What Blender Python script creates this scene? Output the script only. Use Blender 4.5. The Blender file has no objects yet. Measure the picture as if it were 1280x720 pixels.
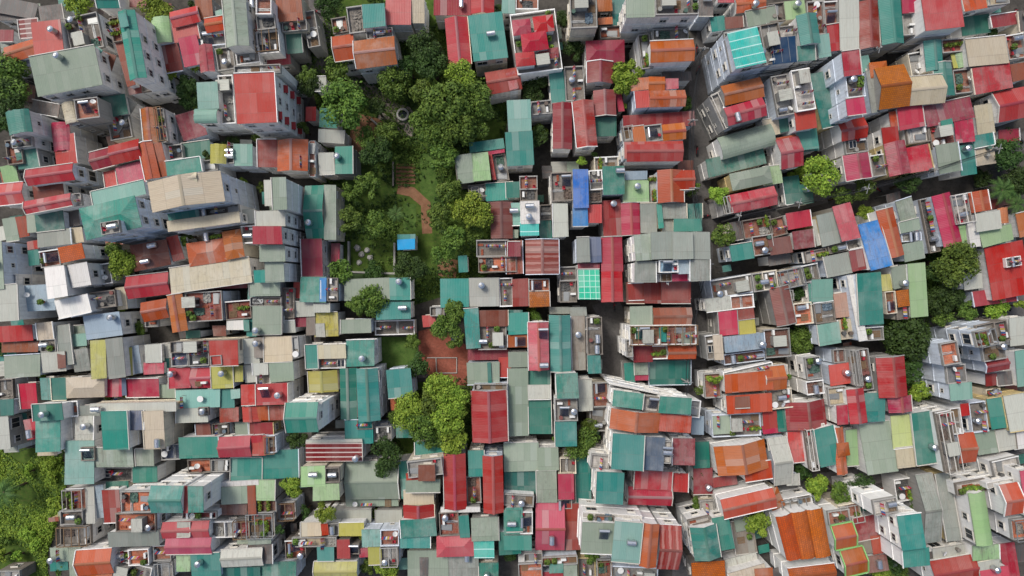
import bpy, math, random, zlib
from mathutils import Vector
R = math.radians
S = bpy.context.scene
COL = S.collection

# ---------------------------------------------------------------- camera, sky, sun, exposure
CAM_H = 115.0
cd = bpy.data.cameras.new("camera"); cam = bpy.data.objects.new("camera", cd); COL.objects.link(cam)
cam.location = (0, 0, CAM_H); cam.rotation_euler = (0, 0, 0)
cd.sensor_width = 36; cd.lens = 24; cd.clip_start = 1; cd.clip_end = 3000
S.camera = cam
SUN_EL, SUN_AZ = 56.0, 318.0        # azimuth clockwise from +Y (top of the photograph)
w = bpy.data.worlds.new("World"); S.world = w; w.use_nodes = True
nt = w.node_tree; bg = nt.nodes["Background"]
sky = nt.nodes.new("ShaderNodeTexSky"); sky.sky_type = 'NISHITA'; sky.sun_disc = False
sky.sun_elevation = R(SUN_EL); sky.sun_rotation = R(SUN_AZ)
sky.air_density = 1.0; sky.dust_density = 4.0; sky.ozone_density = 1.0
nt.links.new(sky.outputs[0], bg.inputs[0]); bg.inputs[1].default_value = 0.14
ld = bpy.data.lights.new("sun", 'SUN'); ld.energy = 2.2; ld.angle = R(14); ld.color = (1.0, 0.97, 0.93)
sun = bpy.data.objects.new("sun", ld); COL.objects.link(sun)
sd = Vector((math.sin(R(SUN_AZ))*math.cos(R(SUN_EL)), math.cos(R(SUN_AZ))*math.cos(R(SUN_EL)), math.sin(R(SUN_EL))))
sun.rotation_euler = sd.to_track_quat('Z', 'Y').to_euler(); sun.location = (0, 0, 200)
S.view_settings.view_transform = 'Standard'; S.view_settings.look = 'None'
S.view_settings.exposure = 0.0; S.view_settings.gamma = 1.0
S.cycles.max_bounces = 5; S.cycles.diffuse_bounces = 3; S.cycles.glossy_bounces = 2
S.cycles.transparent_max_bounces = 4; S.cycles.use_denoising = True

TANH = 18.0/24.0
def kk(h): return (CAM_H-h)*TANH/640.0          # metres per photo pixel at height h
def W(px, py, h): k = kk(h); return Vector(((px-640)*k, (360-py)*k, h))

# ---------------------------------------------------------------- materials
def srgb(r, g, b):
    f = lambda c: (c/255/12.92) if c/255 <= .04045 else ((c/255+.055)/1.055)**2.4
    return (f(r), f(g), f(b), 1)
class NB:
    def __init__(s, name):
        s.m = bpy.data.materials.new(name); s.m.use_nodes = True; s.t = s.m.node_tree
        s.b = s.t.nodes["Principled BSDF"]; s.out = s.t.nodes["Material Output"]
    def n(s, kind, **kw):
        o = s.t.nodes.new(kind)
        for k, v in kw.items():
            if k.startswith('i_'):
                key = k[2:]
                key = int(key) if key.isdigit() else key.replace('_', ' ')
                if hasattr(v, 'links') or isinstance(v, bpy.types.NodeSocket): s.t.links.new(v, o.inputs[key])
                else: o.inputs[key].default_value = v
            else: setattr(o, k, v)
        return o
    def link(s, a, b): s.t.links.new(a, b)
    def math(s, op, a, b=0.0, c=None, clamp=False):
        kw = dict(operation=op, i_0=a, i_1=b)
        if c is not None: kw['i_2'] = c
        o = s.n('ShaderNodeMath', **kw); o.use_clamp = clamp
        return o.outputs[0]
    def mix(s, f, a, b, bt='MIX'):
        o = s.n('ShaderNodeMix'); o.data_type = 'RGBA'; o.blend_type = bt
        for k, v in ((0, f), (6, a), (7, b)):
            if isinstance(v, bpy.types.NodeSocket): s.link(v, o.inputs[k])
            else: o.inputs[k].default_value = v
        return o.outputs[2]
    def ramp(s, f, lo, hi):
        o = s.n('ShaderNodeMapRange', i_0=f, i_1=lo, i_2=hi); return o.outputs[0]
def scl(c, k): return (min(1, c[0]*k), min(1, c[1]*k), min(1, c[2]*k), 1)

def noise(b, vec, scale, detail=4, rough=.6):
    return b.n('ShaderNodeTexNoise', i_Vector=vec, i_Scale=scale, i_Detail=detail, i_Roughness=rough).outputs[0]

MATS = {}
def roof_mat(key, col, kind='rib', rust=0.0, rough=.5):
    b = NB("roof_"+key); c = srgb(*col)
    uv = b.n('ShaderNodeUVMap').outputs[0]
    oi = b.n('ShaderNodeObjectInfo').outputs['Random']
    geo = b.n('ShaderNodeNewGeometry').outputs['Position']
    sx = b.n('ShaderNodeSeparateXYZ', i_Vector=uv)
    u, v = sx.outputs[0], sx.outputs[1]
    # hue / value drift from roof to roof
    hsv = b.n('ShaderNodeHueSaturation', i_Color=c)
    b.link(b.math('MULTIPLY_ADD', oi, .03, .486), hsv.inputs['Hue'])
    r2 = b.math('FRACT', b.math('MULTIPLY', oi, 7.31))
    r3 = b.math('FRACT', b.math('MULTIPLY', oi, 13.7))
    b.link(b.math('MULTIPLY_ADD', r2, .16, 1.08), hsv.inputs['Saturation'])
    b.link(b.math('MULTIPLY_ADD', r3, .30, .86 if key in ('wh', 'lg', 'cm', 'lt', 'gn') else .74), hsv.inputs['Value'])
    cc = hsv.outputs[0]
    grime = srgb(88, 84, 78)
    # sun-bleached large patches, then dirt streaks running down the slope
    wz = b.math('MULTIPLY_ADD', b.ramp(b.math('FRACT', b.math('MULTIPLY', oi, 23.7)), .55, 1.0), 2.3, .42)
    n1 = noise(b, geo, .35, 3)
    cc = b.mix(b.math('MULTIPLY', b.ramp(n1, .45, .75), wz, None, True), cc, b.mix(.16, cc, srgb(200, 196, 188)))
    st = b.n('ShaderNodeCombineXYZ', i_0=b.math('MULTIPLY', u, 3.0), i_1=b.math('MULTIPLY', v, .35), i_2=b.math('MULTIPLY', oi, 40.0)).outputs[0]
    n2 = noise(b, st, 1.0, 5, .7)
    cc = b.mix(b.math('MULTIPLY', b.ramp(n2, .5, .8), b.math('MULTIPLY', wz, .30)), cc, grime)
    n3 = noise(b, geo, 1.7, 5, .7)
    cc = b.mix(b.math('MULTIPLY', b.ramp(n3, .55, .75), b.math('MULTIPLY', wz, .26)), cc, scl(grime, .6))
    n5 = noise(b, geo, 6.0, 3, .7)
    cc = b.mix(b.math('MULTIPLY', b.ramp(n5, .6, .72), b.math('MULTIPLY', wz, .12)), cc, srgb(190, 182, 170))
    cc = b.mix(b.math('MULTIPLY', b.ramp(noise(b, st, 1.7, 6, .8), .54, .66), b.math('MULTIPLY', b.ramp(wz, 1.2, 2.5), .45 if kind == 'rib' else .1)), cc, srgb(104, 62, 44))
    if rust:
        cc = b.mix(b.math('MULTIPLY', b.ramp(noise(b, st, 1.3, 6, .75), .45, .62), rust), cc, srgb(112, 58, 38))
    if kind in ('rib', 'grid', 'stripe', 'white_stripe', 'streak'):
        # sheet joints across and screw-line laps along
        lap = b.math('LESS_THAN', b.math('FRACT', b.math('DIVIDE', v, 2.9)), .035)
        sm = b.math('LESS_THAN', b.math('FRACT', b.math('DIVIDE', u, 1.05)), .09)
        cc = b.mix(b.math('MULTIPLY', lap, .25), cc, grime)
        cc = b.mix(b.math('MULTIPLY', sm, .09), cc, grime)
        # whole sheets weather differently
        sheet = b.n('ShaderNodeTexWhiteNoise', noise_dimensions='2D')
        b.link(b.n('ShaderNodeCombineXYZ', i_0=b.math('FLOOR', b.math('DIVIDE', u, 1.05)), i_1=b.math('ADD', b.math('FLOOR', b.math('DIVIDE', v, 2.9)), b.math('MULTIPLY', oi, 90.0))).outputs[0], sheet.inputs['Vector'])
        cc = b.mix(b.math('MULTIPLY', sheet.outputs[0], .08), cc, srgb(205, 200, 190))
        big = b.n('ShaderNodeTexWhiteNoise', noise_dimensions='2D')
        b.link(b.n('ShaderNodeCombineXYZ', i_0=b.math('FLOOR', b.math('DIVIDE', u, 3.15)), i_1=b.math('ADD', b.math('FLOOR', b.math('DIVIDE', v, 2.9)), b.math('MULTIPLY', oi, 70.0))).outputs[0], big.inputs['Vector'])
        cc = b.mix(b.math('MULTIPLY', b.ramp(big.outputs[0], .6, 1.0), .05), cc, srgb(208, 200, 190))
        cc = b.mix(b.math('MULTIPLY', b.ramp(big.outputs[0], .35, 0.0), .08), cc, srgb(60, 54, 50))
        patch = b.math('GREATER_THAN', sheet.outputs[0], .965)
        cc = b.mix(b.math('MULTIPLY', patch, .2), cc, srgb(168, 178, 170))
        if kind == 'streak':
            g = b.math('LESS_THAN', b.math('ABSOLUTE', b.math('SUBTRACT', b.math('FRACT', b.math('DIVIDE', u, 1.05)), .5)), b.math('MULTIPLY', noise(b, geo, 1.1, 4), .34))
            cc = b.mix(b.math('MULTIPLY', g, .38), cc, srgb(186, 150, 140))
        if kind == 'white_stripe':
            g = b.math('LESS_THAN', b.math('FRACT', b.math('DIVIDE', v, .72)), .26)
            cc = b.mix(b.math('MULTIPLY', g, .85), cc, srgb(196, 184, 176))
        if kind == 'grid':
            g = b.math('MAXIMUM', b.math('LESS_THAN', b.math('FRACT', b.math('DIVIDE', u, .9)), .10), b.math('LESS_THAN', b.math('FRACT', b.math('DIVIDE', v, .9)), .10))
            cc = b.mix(b.math('MULTIPLY', g, .7), cc, srgb(205, 225, 215))
        if kind == 'stripe':
            g = b.math('LESS_THAN', b.math('FRACT', b.math('DIVIDE', v, 1.3)), .10)
            cc = b.mix(b.math('MULTIPLY', g, .7), cc, srgb(200, 225, 220))
        wave = b.math('SINE', b.math('MULTIPLY', u, 2*math.pi/.26))
        hgt = wave; dist = .012
    elif kind == 'tile':
        br = b.n('ShaderNodeTexBrick', i_Scale=1.0)
        b.link(uv, br.inputs['Vector'])
        br.inputs['Brick Width'].default_value = .34; br.inputs['Row Height'].default_value = .30
        br.inputs['Mortar Size'].default_value = .03
        br.inputs['Color1'].default_value = (0, 0, 0, 1); br.inputs['Color2'].default_value = (1, 1, 1, 1); br.inputs['Mortar'].default_value = (.4, .4, .4, 1)
        cc = b.mix(b.math('MULTIPLY', br.outputs[0], .30), cc, srgb(96, 52, 34))
        cc = b.mix(b.math('MULTIPLY', br.outputs[1], .55), cc, srgb(80, 48, 36))
        n4 = noise(b, geo, 2.4, 5, .8)
        cc = b.mix(b.math('MULTIPLY', b.ramp(n4, .5, .68), .4), cc, srgb(84, 58, 40))
        hgt = b.math('SUBTRACT', 1.0, br.outputs[1]); dist = .03
    else:
        hgt = n3; dist = .02
    b.link(cc, b.b.inputs['Base Color'])
    b.b.inputs['Roughness'].default_value = rough
    b.b.inputs['Specular IOR Level'].default_value = .3
    bm = b.n('ShaderNodeBump', i_Height=hgt); bm.inputs['Strength'].default_value = .6; bm.inputs['Distance'].default_value = dist
    b.link(bm.outputs[0], b.b.inputs['Normal'])
    return b.m

def wall_mat(key, col, dirt=.4):
    b = NB(key); c = srgb(*col)
    geo = b.n('ShaderNodeNewGeometry').outputs['Position']
    oi = b.n('ShaderNodeObjectInfo').outputs['Random']
    mp = b.n('ShaderNodeMapping', i_Vector=geo); mp.inputs['Scale'].default_value = (2.2, 2.2, .22)
    n1 = noise(b, mp.outputs[0], 1.0, 5, .7)
    cc = b.mix(b.math('MULTIPLY', b.ramp(n1, .45, .8), dirt), c, srgb(98, 96, 92))
    n2 = noise(b, geo, .9, 5, .65)
    cc = b.mix(b.math('MULTIPLY', b.ramp(n2, .5, .75), dirt*.7), cc, srgb(70, 68, 62))
    hsv = b.n('ShaderNodeHueSaturation', i_Color=cc)
    b.link(b.math('MULTIPLY_ADD', oi, .2, .88), hsv.inputs['Value'])
    b.link(hsv.outputs[0], b.b.inputs['Base Color']); b.b.inputs['Roughness'].default_value = .85
    b.b.inputs['Specular IOR Level'].default_value = .2
    return b.m
def floor_mat(key, col, tiles=False):
    b = NB(key); c = srgb(*col)
    geo = b.n('ShaderNodeNewGeometry').outputs['Position']
    uv = b.n('ShaderNodeUVMap').outputs[0]
    oi = b.n('ShaderNodeObjectInfo').outputs['Random']
    n1 = noise(b, geo, .8, 6, .7)
    cc = b.mix(b.math('MULTIPLY', b.ramp(n1, .42, .72), .7), c, srgb(74, 70, 64))
    n2 = noise(b, geo, 3.5, 5, .75)
    cc = b.mix(b.math('MULTIPLY', b.ramp(n2, .5, .7), .45), cc, srgb(165, 160, 150))
    if tiles:
        br = b.n('ShaderNodeTexBrick', i_Scale=1.0); br.offset = 0
        b.link(uv, br.inputs['Vector'])
        br.inputs['Brick Width'].default_value = .4; br.inputs['Row Height'].default_value = .4; br.inputs['Mortar Size'].default_value = .025
        cc = b.mix(b.math('MULTIPLY', br.outputs[1], .4), cc, srgb(120, 110, 100))
    hsv = b.n('ShaderNodeHueSaturation', i_Color=cc)
    b.link(b.math('MULTIPLY_ADD', oi, .35, .8), hsv.inputs['Value'])
    b.link(hsv.outputs[0], b.b.inputs['Base Color']); b.b.inputs['Roughness'].default_value = .9
    b.b.inputs['Specular IOR Level'].default_value = .15
    return b.m
def plain(key, col, rough=.6, metal=0.0, var=.15, spec=.3):
    b = NB(key); c = srgb(*col)
    geo = b.n('ShaderNodeNewGeometry').outputs['Position']
    n1 = noise(b, geo, 4.0, 4, .6)
    cc = b.mix(b.math('MULTIPLY', b.ramp(n1, .4, .7), var), c, scl(c, .45))
    b.link(cc, b.b.inputs['Base Color']); b.b.inputs['Roughness'].default_value = rough
    b.b.inputs['Metallic'].default_value = metal; b.b.inputs['Specular IOR Level'].default_value = spec
    return b.m
def cover_mat():
    b = NB('faded_cover'); oi = b.n('ShaderNodeObjectInfo').outputs['Random']; geo = b.n('ShaderNodeNewGeometry').outputs['Position']
    cr = b.n('ShaderNodeValToRGB', i_0=oi); e = cr.color_ramp; e.interpolation = 'CONSTANT'
    cols = [(92, 110, 122), (128, 122, 112), (96, 82, 72), (150, 148, 140), (70, 98, 86), (120, 70, 62), (84, 84, 82)]
    e.elements[0].color = srgb(*cols[0])
    for i, c in enumerate(cols[1:]): n = e.elements.new((i+1)/len(cols)); n.color = srgb(*c)
    cc = b.mix(b.math('MULTIPLY', b.ramp(noise(b, geo, 5, 4), .4, .7), .4), cr.outputs[0], srgb(60, 58, 54))
    b.link(cc, b.b.inputs['Base Color']); b.b.inputs['Roughness'].default_value = .75
    return b.m
def leaf_mat(key, c1, c2):
    b = NB(key)
    geo = b.n('ShaderNodeNewGeometry').outputs['Position']
    isl = b.n('ShaderNodeNewGeometry').outputs['Random Per Island']
    oi = b.n('ShaderNodeObjectInfo').outputs['Random']
    n1 = noise(b, geo, .9, 3, .6)
    f = b.math('ADD', b.math('MULTIPLY', isl, .6), b.math('MULTIPLY', b.ramp(n1, .35, .65), .4))
    cc = b.mix(f, srgb(*c1), srgb(*c2))
    hsv = b.n('ShaderNodeHueSaturation', i_Color=cc)
    b.link(b.math('MULTIPLY_ADD', oi, .03, .485), hsv.inputs['Hue'])
    b.link(b.math('MULTIPLY_ADD', oi, .4, .8), hsv.inputs['Value'])
    b.link(hsv.outputs[0], b.b.inputs['Base Color']); b.b.inputs['Roughness'].default_value = .65
    b.b.inputs['Specular IOR Level'].default_value = .25
    return b.m

# code: (sRGB of the paint, kind, rust, colour word)
ROOF = {
 'cr': ((166, 46, 62), 'rib', .15, 'crimson'), 'dr': ((132, 36, 46), 'rib', .3, 'dark red'),
 'pk': ((182, 90, 98), 'rib', 0, 'faded pink'), 'or': ((172, 84, 50), 'rib', .15, 'orange'),
 'sr': ((120, 48, 48), 'white_stripe', .1, 'red and white striped'),
 'rs': ((134, 56, 46), 'streak', .5, 'rust-streaked red'), 'yg': ((178, 184, 128), 'rib', 0, 'pale yellow-green'),
 'tr': ((192, 104, 62), 'tile', 0, 'terracotta tile'), 'ru': ((140, 66, 48), 'rib', .7, 'rusty brown'),
 'br': ((112, 66, 58), 'rib', .5, 'brown'), 'te': ((58, 126, 114), 'rib', 0, 'teal'),
 'lt': ((118, 154, 142), 'rib', 0, 'pale teal'), 'dt': ((42, 104, 92), 'rib', 0, 'dark teal'),
 'sg': ((138, 150, 134), 'rib', 0, 'sage green'), 'gn': ((138, 166, 124), 'rib', 0, 'light green'),
 'wh': ((212, 210, 204), 'rib', .1, 'white'), 'lg': ((168, 170, 160), 'rib', .1, 'light grey'),
 'gy': ((134, 140, 132), 'rib', .1, 'grey'), 'dk': ((78, 78, 76), 'rib', .3, 'dark grey'),
 'co': ((124, 118, 108), 'rib', .15, 'weathered grey'), 'tc': ((178, 150, 132), 'rib', .1, 'buff'),
 'bt': ((66, 160, 225), 'plain', 0, 'bright blue tarpaulin'),
 'bl': ((20, 116, 186), 'rib', 0, 'bright blue'), 'lb': ((146, 162, 172), 'rib', 0, 'pale blue'),
 'bg': ((92, 104, 122), 'rib', 0, 'slate blue'), 'cm': ((182, 172, 150), 'rib', .1, 'beige'),
 'ol': ((172, 166, 96), 'rib', 0, 'olive yellow'), 'cy': ((36, 170, 152), 'stripe', 0, 'turquoise'),
 'tq': ((46, 186, 146), 'grid', 0, 'bright green'), 'pv': ((40, 62, 92), 'pv', 0, 'solar-panelled'),
}
FLOOR = {'co': ((122, 116, 108), 0, 'grey'), 'tc': ((150, 96, 78), 1, 'red-tiled'), 'lg': ((150, 148, 142), 1, 'pale grey'),
 'wh': ((186, 182, 174), 1, 'white'), 'gy': ((118, 122, 124), 1, 'grey'), 'dk': ((72, 72, 72), 0, 'dark'),
 'or': ((182, 104, 74), 1, 'orange-tiled'), 'br': ((116, 78, 68), 1, 'brown-tiled'), 'cm': ((182, 168, 140), 1, 'cream'),
 'bg': ((88, 100, 122), 1, 'slate blue'), 'dr': ((118, 46, 44), 1, 'dark red'), 'cr': ((160, 62, 62), 1, 'red'),
 'rs': ((134, 56, 46), 'streak', .5, 'rust-streaked red'), 'yg': ((178, 184, 128), 'rib', 0, 'pale yellow-green'),
 'tr': ((146, 78, 66), 1, 'terracotta'), 'sg': ((140, 150, 134), 0, 'sage'), 'lb': ((140, 176, 200), 1, 'pale blue'), 'gn': ((140, 190, 120), 0, 'green'),
 'ru': ((130, 70, 56), 1, 'rust red')}
def rm(c):
    if ('r', c) not in MATS:
        col, kind, rust, _ = ROOF[c]
        MATS['r', c] = roof_mat(c, col, kind if kind != 'pv' else 'plain', rust, .5 if c != 'pv' else .25)
    return MATS['r', c]
def fm(c):
    if ('f', c) not in MATS: MATS['f', c] = floor_mat('terrace_'+c, FLOOR[c][0], bool(FLOOR[c][1]))
    return MATS['f', c]
WALLS = [wall_mat('plaster_white', (232, 230, 224)), wall_mat('plaster_cream', (220, 210, 188)), wall_mat('plaster_blue_white', (212, 220, 228)),
         wall_mat('plaster_grey', (160, 158, 152)), wall_mat('plaster_bare', (132, 124, 114), .7), wall_mat('plaster_yellow', (200, 180, 130)),
         wall_mat('plaster_clean', (236, 235, 230), .25)]
M_STEEL = plain('stainless', (205, 208, 210), .32, .9, .1, .5)
M_GALV = plain('galvanised', (150, 152, 150), .5, .6)
M_WHITE = plain('white_paint', (215, 215, 210), .5)
M_FRAME = plain('frame_paint', (196, 192, 182), .6)
M_GLASS = plain('window_glass', (34, 42, 50), .12, 0, .2, .6)
M_DARK = plain('dark_plastic', (40, 42, 44), .5)
M_BLUEP = plain('blue_plastic', (40, 100, 170), .5)
M_POT = plain('clay_pot', (150, 84, 58), .8)
M_BARK = plain('bark', (86, 72, 58), .9)
M_RUST = plain('rusted_iron', (120, 70, 50), .8)
M_WOOD = plain('old_timber', (120, 98, 74), .85)
M_AWN = plain('red_awning', (150, 44, 44), .7)
M_GREENP = plain('green_paint', (132, 184, 112), .6)
CLOTH = [plain('cloth_'+n, c, .9) for n, c in (('red', (170, 50, 60)), ('blue', (60, 90, 150)), ('white', (210, 208, 200)), ('yellow', (200, 170, 80)), ('pink', (200, 130, 150)))]
M_TUBE = plain('vacuum_tube', (30, 40, 62), .2, 0, .1, .6)
LEAF = {'d': leaf_mat('leaf_dark', (34, 54, 24), (68, 92, 38)), 'm': leaf_mat('leaf_mid', (50, 76, 28), (106, 128, 50)),
        'b': leaf_mat('leaf_bright', (74, 106, 28), (146, 166, 60)), 'p': leaf_mat('leaf_palm', (40, 66, 28), (84, 112, 52))}

# ---------------------------------------------------------------- mesh helpers
class MB:
    def __init__(s): s.v = []; s.f = []; s.mi = []; s.uv = []; s.m = []
    def face(s, pts, mat, uv=None):
        i = len(s.v); s.v += [tuple(p) for p in pts]; s.f.append(tuple(range(i, i+len(pts))))
        if mat not in s.m: s.m.append(mat)
        s.mi.append(s.m.index(mat))
        s.uv += uv if uv else [(0, 0)]*len(pts)
    def box(s, o, X, Y, Z, mat):
        # o corner, X Y Z edge vectors
        a = [o, o+X, o+X+Y, o+Y]; b = [p+Z for p in a]
        if X.cross(Y).dot(Z) < 0: a, b = b, a
        lx, ly, lz = X.length, Y.length, Z.length
        s.face([a[3], a[2], a[1], a[0]], mat, [(0, 0), (lx, 0), (lx, ly), (0, ly)])
        s.face(b, mat, [(0, 0), (lx, 0), (lx, ly), (0, ly)])
        for i in range(4):
            j = (i+1) % 4; L = lx if i % 2 == 0 else ly
            s.face([a[i], a[j], b[j], b[i]], mat, [(0, 0), (L, 0), (L, lz), (0, lz)])
    def cyl(s, a, b, r0, r1, mat, n=10, caps=True):
        ax = (b-a).normalized(); t = Vector((0, 0, 1)) if abs(ax.z) < .9 else Vector((1, 0, 0))
        x = ax.cross(t).normalized(); y = ax.cross(x)
        A = [a+(x*math.cos(i*2*math.pi/n)+y*math.sin(i*2*math.pi/n))*r0 for i in range(n)]
        B = [b+(x*math.cos(i*2*math.pi/n)+y*math.sin(i*2*math.pi/n))*r1 for i in range(n)]
        for i in range(n):
            j = (i+1) % n; s.face([A[i], A[j], B[j], B[i]], mat)
        if caps: s.face(A[::-1], mat); s.face(B, mat)
    def mesh(s, name):
        me = bpy.data.meshes.new(name); me.from_pydata(s.v, [], s.f)
        for m in s.m: me.materials.append(m)
        me.polygons.foreach_set('material_index', s.mi)
        l = me.uv_layers.new(name='UVMap'); l.data.foreach_set('uv', [c for p in s.uv for c in p])
        me.update(); return me
    def obj(s, name, parent=None, loc=None):
        o = bpy.data.objects.new(name, s.mesh(name)); COL.objects.link(o)
        if parent: o.parent = parent
        if loc is not None: o.location = loc
        return o
def link_mesh(name, me, parent=None, loc=(0, 0, 0), rz=0, sc=1):
    o = bpy.data.objects.new(name, me); COL.objects.link(o)
    if parent: o.parent = parent
    o.location = loc; o.rotation_euler = (0, 0, rz); o.scale = (sc, sc, sc) if not hasattr(sc, '__len__') else sc
    return o
def empty(name, loc, rz=0):
    o = bpy.data.objects.new(name, None); COL.objects.link(o); o.location = loc; o.rotation_euler = (0, 0, rz); o.empty_display_size = .3
    return o
def tag(o, label=None, cat=None, group=None, kind=None):
    if label: o['label'] = label
    if cat: o['category'] = cat
    if group: o['group'] = group
    if kind: o['kind'] = kind
    return o
def copy_tree(o, parent=None):
    c = o.copy(); COL.objects.link(c); c.parent = parent
    for ch in list(o.children): copy_tree(ch, c)
    return c
def rnd(*a): return random.Random(zlib.crc32(repr(a).encode()))
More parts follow.
